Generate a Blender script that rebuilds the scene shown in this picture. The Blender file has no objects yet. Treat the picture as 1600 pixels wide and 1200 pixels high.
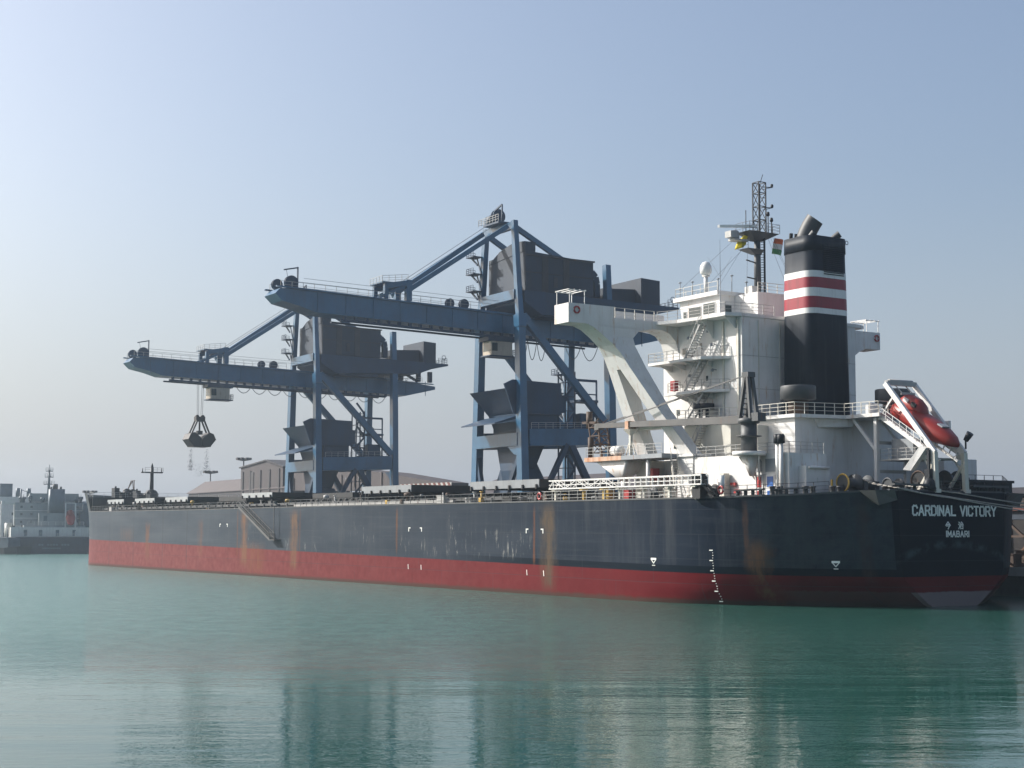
import bpy, bmesh, math, random
from mathutils import Vector, Matrix
random.seed(7)
R = math.radians
scene = bpy.context.scene
COL = scene.collection

# ------------------------------------------------------------------ camera
CAM_H = 6.65
cam = bpy.data.cameras.new("camera")
cam.sensor_width = 36.0
cam.lens = 36.0 * 2360 / 1600
cam.clip_start = 0.5
cam.clip_end = 9000
camo = bpy.data.objects.new("camera", cam)
COL.objects.link(camo)
camo.location = (0, 0, CAM_H)
camo.rotation_euler = (R(90) + 0.0985, 0, 0)
camo.rotation_mode = 'XYZ'
camo.matrix_world = Matrix.Translation((0, 0, CAM_H)) @ Matrix.Rotation(R(90) + 0.0985, 4, 'X') @ Matrix.Rotation(0.002, 4, 'Z')
scene.camera = camo

# ------------------------------------------------------------------ sky + sun
SUN_AZ, SUN_EL = R(-70), R(34)
world = bpy.data.worlds.new("World")
scene.world = world
world.use_nodes = True
wn, wl = world.node_tree.nodes, world.node_tree.links
sky = wn.new("ShaderNodeTexSky")
sky.sky_type = 'NISHITA'
sky.sun_disc = False
sky.sun_elevation = SUN_EL
sky.sun_rotation = SUN_AZ
sky.altitude = 0
sky.air_density = 1.0
sky.dust_density = 4.5
sky.ozone_density = 1.6
veil = wn.new("ShaderNodeMix")                 # hazy air: a pale grey veil thickens towards the horizon
wtc = wn.new("ShaderNodeTexCoord"); wsep = wn.new("ShaderNodeSeparateXYZ"); wmr = wn.new("ShaderNodeMapRange")
wmr.interpolation_type = 'SMOOTHSTEP'
wmr.inputs[1].default_value, wmr.inputs[2].default_value, wmr.inputs[3].default_value, wmr.inputs[4].default_value = 0.02, 0.24, 0.5, 0.04
wl.new(wtc.outputs['Generated'], wsep.inputs[0]); wl.new(wsep.outputs[2], wmr.inputs[0])
veil.data_type = 'RGBA'
wl.new(wmr.outputs[0], veil.inputs[0])
veil.inputs[7].default_value = (3.3, 3.65, 4.4, 1)
wl.new(sky.outputs[0], veil.inputs[6])
wl.new(veil.outputs[2], wn["Background"].inputs[0])
wn["Background"].inputs[1].default_value = 0.089
sl = bpy.data.lights.new("sun", 'SUN')
sl.energy = 3.9
sl.angle = R(0.6)
sl.color = (1.0, 0.965, 0.905)
so = bpy.data.objects.new("sun", sl)
COL.objects.link(so)
sd = Vector((math.sin(SUN_AZ) * math.cos(SUN_EL), math.cos(SUN_AZ) * math.cos(SUN_EL), math.sin(SUN_EL)))
so.rotation_euler = sd.to_track_quat('Z', 'Y').to_euler()
so.location = sd * 300
scene.view_settings.view_transform = 'Standard'
scene.view_settings.look = 'None'
scene.view_settings.exposure = 0.95
scene.view_settings.gamma = 1.0
scene.view_settings.use_curve_mapping = False
scene.cycles.use_denoising = True
scene.cycles.max_bounces = 6
scene.cycles.volume_bounces = 1
scene.cycles.caustics_reflective = False
scene.cycles.caustics_refractive = False

# ------------------------------------------------------------------ mesh helpers
class MB:
    """collects shapes, then links them as ONE mesh object"""
    def __init__(s):
        s.v, s.f, s.sm = [], [], []
    def add(s, vs, fs, smooth=False):
        o = len(s.v)
        s.v += [tuple(v) for v in vs]
        for f in fs:
            s.f.append([i + o for i in f]); s.sm.append(smooth)
        return s
    def box(s, x0, x1, y0, y1, z0, z1):
        return s.hexa([(x0, y0, z0), (x1, y0, z0), (x1, y1, z0), (x0, y1, z0)], [(x0, y0, z1), (x1, y0, z1), (x1, y1, z1), (x0, y1, z1)])
    def hexa(s, a, b):
        return s.loft([a, b])
    def loft(s, rings, cap=True, smooth=False, closed=True):
        n = len(rings[0]); vs = [p for r in rings for p in r]; fs = []
        for k in range(len(rings) - 1):
            for i in range(n if closed else n - 1):
                j = (i + 1) % n
                fs.append((k * n + i, k * n + j, (k + 1) * n + j, (k + 1) * n + i))
        o = len(s.v)
        s.add(vs, fs, smooth)
        if cap:
            s.f.append([o + i for i in range(n)][::-1]); s.sm.append(False)
            s.f.append([o + (len(rings) - 1) * n + i for i in range(n)]); s.sm.append(False)
        return s
    def frame(s, p, q, up=None):
        d = (Vector(q) - Vector(p)).normalized()
        u = Vector(up) if up else Vector((0, 0, 1))
        if abs(d.dot(u)) > 0.98: u = Vector((1, 0, 0))
        a = d.cross(u).normalized(); b = a.cross(d).normalized()
        return a, b
    def beam(s, p, q, w, h=None, up=None, w2=None, h2=None):
        h = w if h is None else h
        a, b = s.frame(p, q, up); rings = []
        for c, ww, hh in ((Vector(p), w, h), (Vector(q), w2 or w, h2 or h)):
            rings.append([c + a * (i * ww / 2) + b * (j * hh / 2) for i, j in ((-1, -1), (1, -1), (1, 1), (-1, 1))])
        return s.loft(rings)
    def tube(s, p, q, r, n=8, r2=None, cap=True):
        a, b = s.frame(p, q); r2 = r if r2 is None else r2; rings = []
        for c, rr in ((Vector(p), r), (Vector(q), r2)):
            rings.append([c + (a * math.cos(2 * math.pi * i / n) + b * math.sin(2 * math.pi * i / n)) * rr for i in range(n)])
        return s.loft(rings, cap, n > 5)
    def path(s, pts, r, n=5):
        for p, q in zip(pts[:-1], pts[1:]): s.tube(p, q, r, n)
        return s
    def prism(s, poly, axis, a, b):
        """poly: 2D outline, extruded along axis (0,1,2) from a to b"""
        def P(u, v, w):
            return {0: (w, u, v), 1: (u, w, v), 2: (u, v, w)}[axis]
        return s.loft([[P(u, v, a) for u, v in poly], [P(u, v, b) for u, v in poly]])
    def lathe(s, c, prof, n=16, axis='z'):
        rings = []
        for r, z in prof:
            ring = []
            for i in range(n):
                x, y = r * math.cos(2 * math.pi * i / n), r * math.sin(2 * math.pi * i / n)
                ring.append({'z': (c[0] + x, c[1] + y, c[2] + z), 'x': (c[0] + z, c[1] + x, c[2] + y), 'y': (c[0] + x, c[1] + z, c[2] + y)}[axis])
            rings.append(ring)
        return s.loft(rings, True, True)
    def torus(s, c, R0, r, axis='y', n=18, m=6):
        vs, fs = [], []
        for i in range(n):
            for j in range(m):
                a, b = 2 * math.pi * i / n, 2 * math.pi * j / m
                u, v, w = (R0 + r * math.cos(b)) * math.cos(a), (R0 + r * math.cos(b)) * math.sin(a), r * math.sin(b)
                p = {'y': (u, w, v), 'x': (w, u, v), 'z': (u, v, w)}[axis]
                vs.append((c[0] + p[0], c[1] + p[1], c[2] + p[2]))
                fs.append((i * m + j, ((i + 1) % n) * m + j, ((i + 1) % n) * m + (j + 1) % m, i * m + (j + 1) % m))
        return s.add(vs, fs, True)
    def rail(s, pts, h=1.05, n=3, step=1.6, r=0.028, side=None):
        for p, q in zip(pts[:-1], pts[1:]):
            p, q = Vector(p), Vector(q); L = (q - p).length
            for k in range(1, n + 1):
                dz = Vector((0, 0, h * k / n))
                s.beam(p + dz, q + dz, r * 1.7 if k == n else r * 1.3)
            m = max(1, round(L / step))
            for i in range(m + 1):
                c = p.lerp(q, i / m)
                s.beam(c, c + Vector((0, 0, h)), r * 1.9)
        return s
    def stair(s, p, q, w=0.8, wdir=(0, 1, 0), n=None):
        p, q, wd = Vector(p), Vector(q), Vector(wdir) * (w / 2)
        for k in (-1, 1):
            s.beam(p + wd * k, q + wd * k, 0.06, 0.22)
            up = Vector((0, 0, 0.95))
            s.beam(p + wd * k + up, q + wd * k + up, 0.045)
            for i in range(4):
                c = p.lerp(q, (i + .5) / 4) + wd * k
                s.beam(c, c + up, 0.04)
        n = n or max(4, int(abs(q.z - p.z) / 0.24))
        d = (q - p); d.z = 0; d = d.normalized() * 0.13
        for i in range(n):
            c = p.lerp(q, (i + .5) / n)
            s.loft([[c - wd - d, c + wd - d, c + wd + d, c - wd + d], [v + Vector((0, 0, .04)) for v in (c - wd - d, c + wd - d, c + wd + d, c - wd + d)]])
        return s
    def build(s, name, mat, parent=None, off=None):
        me = bpy.data.meshes.new(name)
        vs = s.v if off is None else [(x - off[0], y - off[1], z - off[2]) for x, y, z in s.v]
        me.from_pydata(vs, [], s.f)
        me.polygons.foreach_set("use_smooth", s.sm)
        bm = bmesh.new(); bm.from_mesh(me)
        bmesh.ops.recalc_face_normals(bm, faces=bm.faces)
        bm.to_mesh(me); bm.free()
        o = bpy.data.objects.new(name, me)
        COL.objects.link(o)
        if mat: me.materials.append(mat)
        if parent: o.parent = parent
        return o

def tag(o, label=None, cat=None, group=None, kind=None):
    if label: o["label"] = label
    if cat: o["category"] = cat
    if group: o["group"] = group
    if kind: o["kind"] = kind
    return o

def empty(name, label, cat, loc=(0, 0, 0), rz=0, group=None):
    o = bpy.data.objects.new(name, None); COL.objects.link(o)
    o.location = loc; o.rotation_euler = (0, 0, rz); o.empty_display_size = 0.5
    return tag(o, label, cat, group)

def interp(tab, x):
    if x <= tab[0][0]: return tab[0][1]
    for (a, b), (c, d) in zip(tab[:-1], tab[1:]):
        if x <= c: return b + (d - b) * (x - a) / (c - a)
    return tab[-1][1]

# ------------------------------------------------------------------ materials
def nt(name):
    m = bpy.data.materials.new(name); m.use_nodes = True
    t = m.node_tree; b = t.nodes["Principled BSDF"]
    return m, t, b

class NG:
    """small node-graph helper"""
    def __init__(s, t): s.t = t; s.n = t.nodes; s.l = t.links
    def coord(s, scale=(1, 1, 1), kind='Object'):
        c = s.n.new("ShaderNodeTexCoord"); m = s.n.new("ShaderNodeMapping"); m.inputs['Scale'].default_value = scale
        s.l.new(c.outputs[kind], m.inputs[0]); return m.outputs[0]
    def noise(s, vec, scale=1, detail=4, rough=.55):
        n = s.n.new("ShaderNodeTexNoise"); n.inputs['Scale'].default_value = scale; n.inputs['Detail'].default_value = detail
        n.inputs['Roughness'].default_value = rough; s.l.new(vec, n.inputs['Vector']); return n.outputs['Fac']
    def ramp(s, x, a, b, smooth=False):
        m = s.n.new("ShaderNodeMapRange"); m.inputs[1].default_value = a; m.inputs[2].default_value = b
        if smooth: m.interpolation_type = 'SMOOTHSTEP'
        s.set(m.inputs[0], x); return m.outputs[0]
    def set(s, sock, v):
        if hasattr(v, 'is_output') or hasattr(v, 'links'): s.l.new(v, sock)
        else: sock.default_value = v
    def math(s, op, a, b=0.0, c=None):
        m = s.n.new("ShaderNodeMath"); m.operation = op; s.set(m.inputs[0], a); s.set(m.inputs[1], b)
        if c is not None: s.set(m.inputs[2], c)
        return m.outputs[0]
    def mix(s, f, a, b):
        m = s.n.new("ShaderNodeMix"); m.data_type = 'RGBA'
        s.set(m.inputs[0], f); s.set(m.inputs[6], (*a, 1) if isinstance(a, tuple) else a); s.set(m.inputs[7], (*b, 1) if isinstance(b, tuple) else b)
        return m.outputs[2]
    def xyz(s, vec):
        m = s.n.new("ShaderNodeSeparateXYZ"); s.l.new(vec, m.inputs[0]); return m.outputs

def paint(name, col, rough=.5, var=.25, rust=0.0, rustcol=(.16, .07, .03), dirt=(.05, .045, .04), dirtamt=.35, streak=True, metal=0.0, scale=.6, spec=.4):
    m, t, b = nt(name); g = NG(t)
    vec = g.coord()
    n1 = g.noise(vec, scale, 5)
    dark = tuple(c * (1 - var) for c in col); lite = tuple(min(1, c * (1 + var * .5)) for c in col)
    c = g.mix(g.ramp(n1, .3, .7), dark, lite)
    sv = g.coord((1.6, 1.6, .16))
    st = g.ramp(g.noise(sv, 1.0, 6, .6), .52, .78)
    c = g.mix(g.math('MULTIPLY', st, dirtamt), c, dirt)
    if rust > 0:
        rn = g.ramp(g.noise(g.coord((2.2, 2.2, .35)), .8, 7, .65), .66 - rust * .25, .8 - rust * .2)
        c = g.mix(rn, c, rustcol)
    t.links.new(c, b.inputs['Base Color'])
    b.inputs['Specular IOR Level'].default_value = spec
    b.inputs['Roughness'].default_value = rough; b.inputs['Metallic'].default_value = metal
    g.set(b.inputs['Roughness'], g.ramp(n1, 0, 1)) if False else None
    return m

M = {}
M['white'] = paint('white_paint', (.61, .605, .59), .5, .08, 0.30, (.40, .24, .13), (.36, .32, .26), .40)
M['cream'] = paint('cream_paint', (.55, .53, .47), .5, .10, 0.16, (.42, .25, .12), (.4, .35, .28), .4)
M['rusty_white'] = paint('rusty_white_paint', (.50, .34, .24), .6, .35, .9, (.36, .15, .07), (.3, .2, .15), .6)
M['black'] = paint('black_paint', (.012, .016, .022), .5, .3, 0.0, spec=.25, dirt=(.06, .055, .05), dirtamt=.3)
M['funnel'] = paint('funnel_black', (.004, .010, .019), .55, .25, 0.0, spec=.2, dirt=(.055, .055, .06), dirtamt=.35)
M['red'] = paint('funnel_red', (.25, .018, .033), .45, .12, 0, dirt=(.05, .02, .02), dirtamt=.6)
M['band'] = paint('funnel_white', (.66, .66, .65), .45, .06, 0, dirt=(.2, .19, .18), dirtamt=.45)
M['grey'] = paint('grey_paint', (.24, .26, .28), .5, .2, .12)
M['hatch'] = paint('hatch_plate_grey', (.20, .215, .23), .5, .15, .12, dirt=(.1, .09, .08), dirtamt=.5)
M['dkgrey'] = paint('dark_grey_paint', (.06, .065, .07), .55, .3, .15)
M['deckdark'] = paint('deck_dark', (.013, .015, .018), .7, .4, .25, (.07, .035, .02))
M['brown'] = paint('rusty_brown', (.060, .036, .025), .7, .4, .4)
M['yellow'] = paint('yellow_paint', (.50, .32, .06), .5, .2, .15)
M['blue'] = paint('crane_blue', (.014, .088, .175), .32, .28, .05, (.08, .05, .04), (.03, .05, .07), .35, scale=.25, spec=.55)
M['bluedk'] = paint('crane_dark_blue', (.009, .036, .078), .5, .3, .05, (.06, .04, .035), (.03, .035, .04), .5, scale=.25)
M['house'] = paint('machinery_cladding', (.012, .026, .048), .6, .3, .03, (.075, .05, .045), (.03, .03, .035), .5, scale=.2)
M['jib'] = paint('jib_grey', (.085, .085, .085), .55, .25, .2)
M['oxide'] = paint('oxide_red', (.11, .025, .02), .6, .2, .3)
M['strip'] = paint('cladding_strip_grey', (.035, .037, .042), .7, .3, .2)
M['hatchlight'] = paint('hatch_plate_pale', (.30, .32, .33), .5, .15, .12, dirt=(.1, .09, .08), dirtamt=.5)
M['cab'] = paint('cab_cream', (.42, .36, .29), .5, .15, .2)
M['galv'] = paint('galvanised', (.36, .36, .35), .5, .2, .2)
M['glass'] = None
def glass():
    m, t, b = nt('dark_window_glass'); b.inputs['Base Color'].default_value = (.03, .045, .05, 1); b.inputs['Roughness'].default_value = .08; return m
M['glass'] = glass()
M['orange'] = paint('lifeboat_orange', (.235, .022, .016), .38, .12, 0, dirt=(.16, .03, .02), dirtamt=.4)
M['redp'] = paint('signal_red', (.34, .03, .03), .5, .15)
M['bluep'] = paint('door_blue', (.02, .10, .34), .4, .1)
M['rope'] = paint('mooring_rope', (.34, .32, .29), .9, .2)
M['steelrope'] = paint('steel_rope', (.10, .10, .10), .6, .2)
M['yflag'] = paint('yellow_flag', (.72, .56, .03), .8, .05, dirtamt=.05)
M['coal'] = paint('coal', (.02, .018, .018), .9, .3)
M['lettering'] = paint('letter_white', (.85, .85, .80), .6, .08, dirtamt=.25)
M['shed'] = paint('shed_cladding', (.036, .027, .029), .7, .2, .25, (.1, .05, .04), (.06, .045, .045), .5, scale=.15)
M['shedroof'] = paint('shed_roof', (.056, .041, .041), .7, .2, .2, scale=.15)
M['shedside'] = paint('shed_side', (.024, .022, .026), .7, .2, .2, scale=.15)
M['grab'] = paint('grab_steel', (.016, .015, .016), .6, .3, .3, (.07, .04, .03))
M['concrete'] = paint('quay_concrete', (.11, .105, .10), .85, .25, .1)
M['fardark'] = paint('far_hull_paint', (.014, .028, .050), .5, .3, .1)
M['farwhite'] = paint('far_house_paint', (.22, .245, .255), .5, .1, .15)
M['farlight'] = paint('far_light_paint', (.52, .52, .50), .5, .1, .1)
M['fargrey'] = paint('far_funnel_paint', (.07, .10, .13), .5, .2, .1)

def water_mat():
    m, t, b = nt('harbour_water'); g = NG(t)
    v = g.coord((1, 1, 1))
    big = g.noise(g.coord((.02, .05, 1)), 1.0, 3)
    b.inputs['IOR'].default_value = 1.333
    # ripples: short chop + longer gentle swell; wind-roughened water out by the hull, calmer lanes nearer the viewer
    wx, wy, wz = g.xyz(v)
    n1 = g.noise(g.coord((1.3, 2.2, 1)), 1.0, 3, .6)
    n2 = g.noise(g.coord((.06, .25, 1)), 1.0, 3, .5)
    n3 = g.noise(g.coord((5.0, 7.0, 1)), 1.0, 2, .5)
    patch = g.ramp(g.noise(g.coord((.012, .03, 1)), 1.0, 3), .35, .65, True)
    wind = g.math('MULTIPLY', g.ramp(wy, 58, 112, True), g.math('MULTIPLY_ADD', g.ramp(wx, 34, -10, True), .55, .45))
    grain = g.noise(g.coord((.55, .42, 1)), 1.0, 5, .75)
    sky_sheen = g.math('MULTIPLY', g.ramp(wy, 46, 78, True), g.math('MULTIPLY_ADD', g.ramp(wx, 34, -10, True), .55, .45))
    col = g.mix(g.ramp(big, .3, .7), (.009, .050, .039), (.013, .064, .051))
    t.links.new(g.mix(sky_sheen, col, g.mix(g.ramp(wx, 25, -55, True), g.mix(g.ramp(grain, .38, .62), (.019, .066, .055), (.033, .100, .084)), g.mix(g.ramp(grain, .38, .62), (.068, .140, .126), (.110, .196, .180)))), b.inputs['Base Color'])  # sky reflection off the wavelets painted into the water colour, palest far left
    wind = g.math('MAXIMUM', wind, g.math('MULTIPLY', patch, .07))
    g.set(b.inputs['Roughness'], g.math('MULTIPLY_ADD', wind, .16, .012))
    g.set(b.inputs['Specular IOR Level'], g.math('MULTIPLY_ADD', sky_sheen, -.37, .5))
    h = g.math('ADD', g.math('MULTIPLY', n1, g.math('MULTIPLY_ADD', wind, 1.5, .045)), g.math('MULTIPLY', n2, .72))
    h = g.math('ADD', h, g.math('MULTIPLY', n3, g.math('MULTIPLY_ADD', wind, .3, .004)))
    bp = t.nodes.new("ShaderNodeBump"); bp.inputs['Strength'].default_value = 1.0; bp.inputs['Distance'].default_value = .11
    t.links.new(h, bp.inputs['Height']); t.links.new(bp.outputs[0], b.inputs['Normal'])
    return m
M['water'] = water_mat()

TRIM = 0.0052                # the ship floats slightly bow up
ZR0, ZRK = 3.27, 0.0066      # top of the red boot topping: z = ZR0 + ZRK*s
def hull_mat():
    m, t, b = nt('hull_paint'); g = NG(t)
    v = g.coord(); x, y, z = g.xyz(v)
    big = g.noise(g.coord((.05, .3, .25)), 1.0, 6, .6)
    fine = g.noise(g.coord((.8, .8, .8)), 1.0, 6, .65)
    vs = g.noise(g.coord((.55, .55, .05)), 1.0, 8, .75)
    zr = g.math('MULTIPLY_ADD', x, ZRK, ZR0)
    dz = g.math('SUBTRACT', z, zr)                      # height above the boot topping
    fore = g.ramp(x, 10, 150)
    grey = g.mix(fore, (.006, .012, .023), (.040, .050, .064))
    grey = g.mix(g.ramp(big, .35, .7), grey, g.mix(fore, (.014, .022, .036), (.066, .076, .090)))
    grey = g.mix(g.math('MULTIPLY', g.ramp(vs, .50, .74), .36), grey, (.085, .088, .09))
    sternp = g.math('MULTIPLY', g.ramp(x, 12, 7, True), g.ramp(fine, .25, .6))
    grey = g.mix(g.math('MULTIPLY', sternp, .8), grey, (.030, .043, .050))  # weathered stern paint, lightened further to offset shade on the aft-facing plating
    fresh = (.004, .009, .016)
    aft = g.ramp(x, 66, 40, True)                       # repainted dark strip above the red, aft
    strip = g.math('MULTIPLY', aft, g.math('LESS_THAN', dz, .68))
    trans = g.math('LESS_THAN', x, .28)
    notport = g.math('LESS_THAN', y, 4.0)
    fr = g.math('MAXIMUM', strip, trans)
    smear = g.ramp(g.noise(g.coord((.06, .3, 1.1)), 1.0, 7, .7), .52, .74)
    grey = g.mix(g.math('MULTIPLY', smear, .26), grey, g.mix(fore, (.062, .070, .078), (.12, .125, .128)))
    blk = g.mix(fr, grey, fresh)
    # pale scuffed arc on the stern plate
    arc = g.math('ABSOLUTE', g.math('SUBTRACT', z, g.math('MULTIPLY_ADD', g.math('MULTIPLY', y, y), -.028, 6.25)))
    arcm = g.math('MULTIPLY', g.math('MULTIPLY', g.ramp(arc, .55, .1), trans), g.ramp(fine, .42, .62))
    blk = g.mix(g.math('MULTIPLY', arcm, .55), blk, (.07, .10, .11))
    # scuffs from fenders and tugs (white flecks)
    def win(a, lo, hi, soft):
        return g.math('MULTIPLY', g.ramp(a, lo - soft, lo + soft, True), g.ramp(a, hi + soft, hi - soft, True))
    flecks = g.ramp(g.noise(g.coord((1.9, 1, .35)), 1.0, 6, .75), .575, .68)
    for (s0, s1, z0, z1, k) in ((42, 56, 4.2, 7.2, .5), (58.5, 60.5, 4.4, 9.4, .8), (70, 76, 4.2, 6.5, .3), (80, 90, 5.5, 8.2, .35), (96, 112, 4.2, 5.8, .5), (120, 127, 4.2, 9, .3), (56, 70, 4.2, 6, .4)):
        mk = g.math('MULTIPLY', g.math('MULTIPLY', win(x, s0, s1, 1.0), win(z, z0, z1, .5)), g.math('MULTIPLY', flecks, k))
        blk = g.mix(mk, blk, (.42, .41, .37))
    red = g.mix(g.ramp(big, .3, .7), (.080, .006, .009), (.115, .010, .013))
    red = g.mix(fore, red, g.mix(g.ramp(fine, .35, .7), (.125, .030, .030), (.185, .058, .055)))  # paler forward: scuffing, plus distance haze painted into the red
    red = g.mix(g.math('MULTIPLY', g.ramp(vs, .55, .8), .65), red, (.062, .016, .014))
    wl_ = g.math('ADD', g.math('MULTIPLY_ADD', x, TRIM, g.math('ADD', z, -100 * TRIM)), g.math('MULTIPLY', fine, -.55))
    red = g.mix(g.math('MULTIPLY', g.ramp(wl_, .32, -.02), .75), red, (.040, .036, .028))
    # bare grey-brown patches of worn antifouling at the stern
    wear = g.math('MULTIPLY', win(x, -1, 7.5, 1.2), g.ramp(g.math('ADD', dz, g.math('MULTIPLY', fine, .5)), -1.05, -1.25))
    wear2 = g.math('MULTIPLY', g.math('LESS_THAN', x, .28), g.ramp(g.math('ADD', dz, g.math('MULTIPLY', fine, .25)), -1.25, -1.35))
    red = g.mix(g.math('MULTIPLY', wear, .6), red, (.085, .068, .060))
    red = g.mix(wear2, red, (.17, .14, .14))
    c = g.mix(g.ramp(dz, -.025, .025), red, blk)
    # rust runs below scuppers and fender marks
    rn = g.math('MULTIPLY', g.ramp(g.noise(g.coord((1.1, 1, .22)), 1.0, 6, .7), .30, .62), 1.0)
    for (s0, w, z0, z1, k, rc) in ((41.6, .28, 3.7, 9.6, 1.0, (.125, .052, .026)), (38.8, 1.9, 1.2, 9.9, .95, (.085, .062, .042)), (74.2, .32, 4.2, 9.6, .95, (.135, .062, .03)),
                                (9.6, .32, 4.0, 10.0, .55, (.12, .06, .035)), (8.6, 1.3, .8, 6.2, .8, (.12, .065, .035)), (126, 1.8, 1.5, 9.8, .95, (.16, .085, .05)), (128.8, .3, 3, 10, .7, (.14, .06, .03)),
                                (121.5, 4.5, .5, 4.8, .55, (.16, .07, .035)), (106.6, 1.7, 1.5, 9.6, .95, (.15, .085, .05)), (173, 1.6, 1.5, 7.8, .85, (.15, .07, .04)), (145.5, 1.6, 2.5, 8.2, .5, (.15, .075, .045)),
                                (185, 5, 4.5, 6.8, .35, (.15, .08, .05)), (104.6, .25, 4, 10, .6, (.12, .055, .03)), (1.7, .5, 2.5, 10, .45, (.06, .034, .03))):
        edge = g.math('ADD', g.math('ABSOLUTE', g.math('SUBTRACT', x, s0)), g.math('MULTIPLY', g.math('SUBTRACT', fine, .5), w * 1.3))
        mk = g.math('MULTIPLY', g.ramp(edge, w, w * .35), win(z, z0, z1, .9))
        c = g.mix(g.math('MULTIPLY', g.math('MULTIPLY', mk, rn), k), c, rc)
    # fender guide lines, plate seams
    for s0 in (196, 181, 164.5, 152):
        c = g.mix(g.math('MULTIPLY', g.math('LESS_THAN', g.math('ABSOLUTE', g.math('SUBTRACT', x, s0)), .14), .6), c, (.035, .035, .04))
    br = t.nodes.new("ShaderNodeTexBrick")
    br.inputs['Scale'].default_value = 1.0; br.inputs['Mortar Size'].default_value = .035; br.inputs['Brick Width'].default_value = 12; br.inputs['Row Height'].default_value = 2.35
    br.inputs['Color1'].default_value = (0, 0, 0, 1); br.inputs['Color2'].default_value = (0, 0, 0, 1); br.inputs['Mortar'].default_value = (1, 1, 1, 1)
    cm = t.nodes.new("ShaderNodeCombineXYZ"); t.links.new(g.math('ADD', x, 3.7), cm.inputs[0]); t.links.new(z, cm.inputs[1]); t.links.new(cm.outputs[0], br.inputs['Vector'])
    c = g.mix(g.math('MULTIPLY', br.outputs['Color'], .45), c, g.mix(fore, (.036, .042, .05), (.04, .04, .045)))
    t.links.new(c, b.inputs['Base Color'])
    b.inputs['Roughness'].default_value = .5
    b.inputs['Specular IOR Level'].default_value = .04
    bp = t.nodes.new("ShaderNodeBump"); bp.inputs['Strength'].default_value = .35; bp.inputs['Distance'].default_value = .06
    dent = g.noise(g.coord((.35, .35, .35)), 1.0, 3)
    t.links.new(g.math('ADD', dent, g.math('MULTIPLY', br.outputs['Color'], -.25)), bp.inputs['Height']); t.links.new(bp.outputs[0], b.inputs['Normal'])
    return m
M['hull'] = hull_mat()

def tricolour_mat():
    m, t, b = nt('tricolour_cloth'); g = NG(t); x, y, z = g.xyz(g.coord(kind='UV'))
    c = g.mix(g.math('GREATER_THAN', y, .333), (.04, .2, .06), (.6, .58, .55)); c = g.mix(g.math('GREATER_THAN', y, .667), c, (.62, .13, .04))
    t.links.new(c, b.inputs['Base Color']); b.inputs['Roughness'].default_value = .8; return m
M['tricolour'] = tricolour_mat()

# ------------------------------------------------------------------ setting: water, quay
mb = MB(); n = 1500
mb.add([(-n, -n, 0), (n, -n, 0), (n, n, 0), (-n, n, 0)], [(0, 1, 2, 3)])
tag(mb.build('water', M['water']), kind='structure')

YAW = 0.5552
fx = Vector((-math.sin(YAW), math.cos(YAW), 0)); py = Vector((-math.cos(YAW), -math.sin(YAW), 0))
ORG = Vector((41.2, 141.7, 0))
RZ = math.pi / 2 + YAW
def W(s, t, z=0.0):
    """berth coordinates (along the quay towards the bow, towards the water, up) to world"""
    p = ORG + fx * s + py * t
    return Vector((p.x, p.y, z))

quay = empty('quay', None, None, W(0, 0), RZ)
for k in ("label", "category"):
    if k in quay: del quay[k]
quay["kind"] = 'structure'
mb = MB(); mb.prism([(-220, -22.3), (345, -22.3), (345, -45), (760, -45), (760, -500), (-220, -500)], 2, -8, 2.9)
q = mb.build('quay_deck', M['concrete'], quay); q["kind"] = 'structure'
mb = MB(); mb.box(-220, 345, -22.2, -21.9, 2.2, 3.15); q = mb.build('quay_cope', M['galv'], quay); q["kind"] = 'structure'

# ------------------------------------------------------------------ the bulk carrier
TRIM = 0.0052
ship = empty('bulk_carrier', 'long black and red bulk carrier moored with its white deckhouse at the stern', 'cargo ship')
ct, st_ = math.cos(TRIM), math.sin(TRIM)
up = Vector((0, 0, 1))
Bx, By, Bz = fx * ct + up * st_, py, up * ct - fx * st_
SHIP = Matrix(((Bx.x, By.x, Bz.x, ORG.x), (Bx.y, By.y, Bz.y, ORG.y), (Bx.z, By.z, Bz.z, -100 * TRIM), (0, 0, 0, 1)))
ship.matrix_world = SHIP
def part(name, mb, mat, parent=ship, label=None):
    o = mb.build(name, M[mat] if isinstance(mat, str) else mat, parent)
    if label: o["label"] = label
    return o
def thing_on_ship(o):
    o.matrix_world = SHIP

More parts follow.
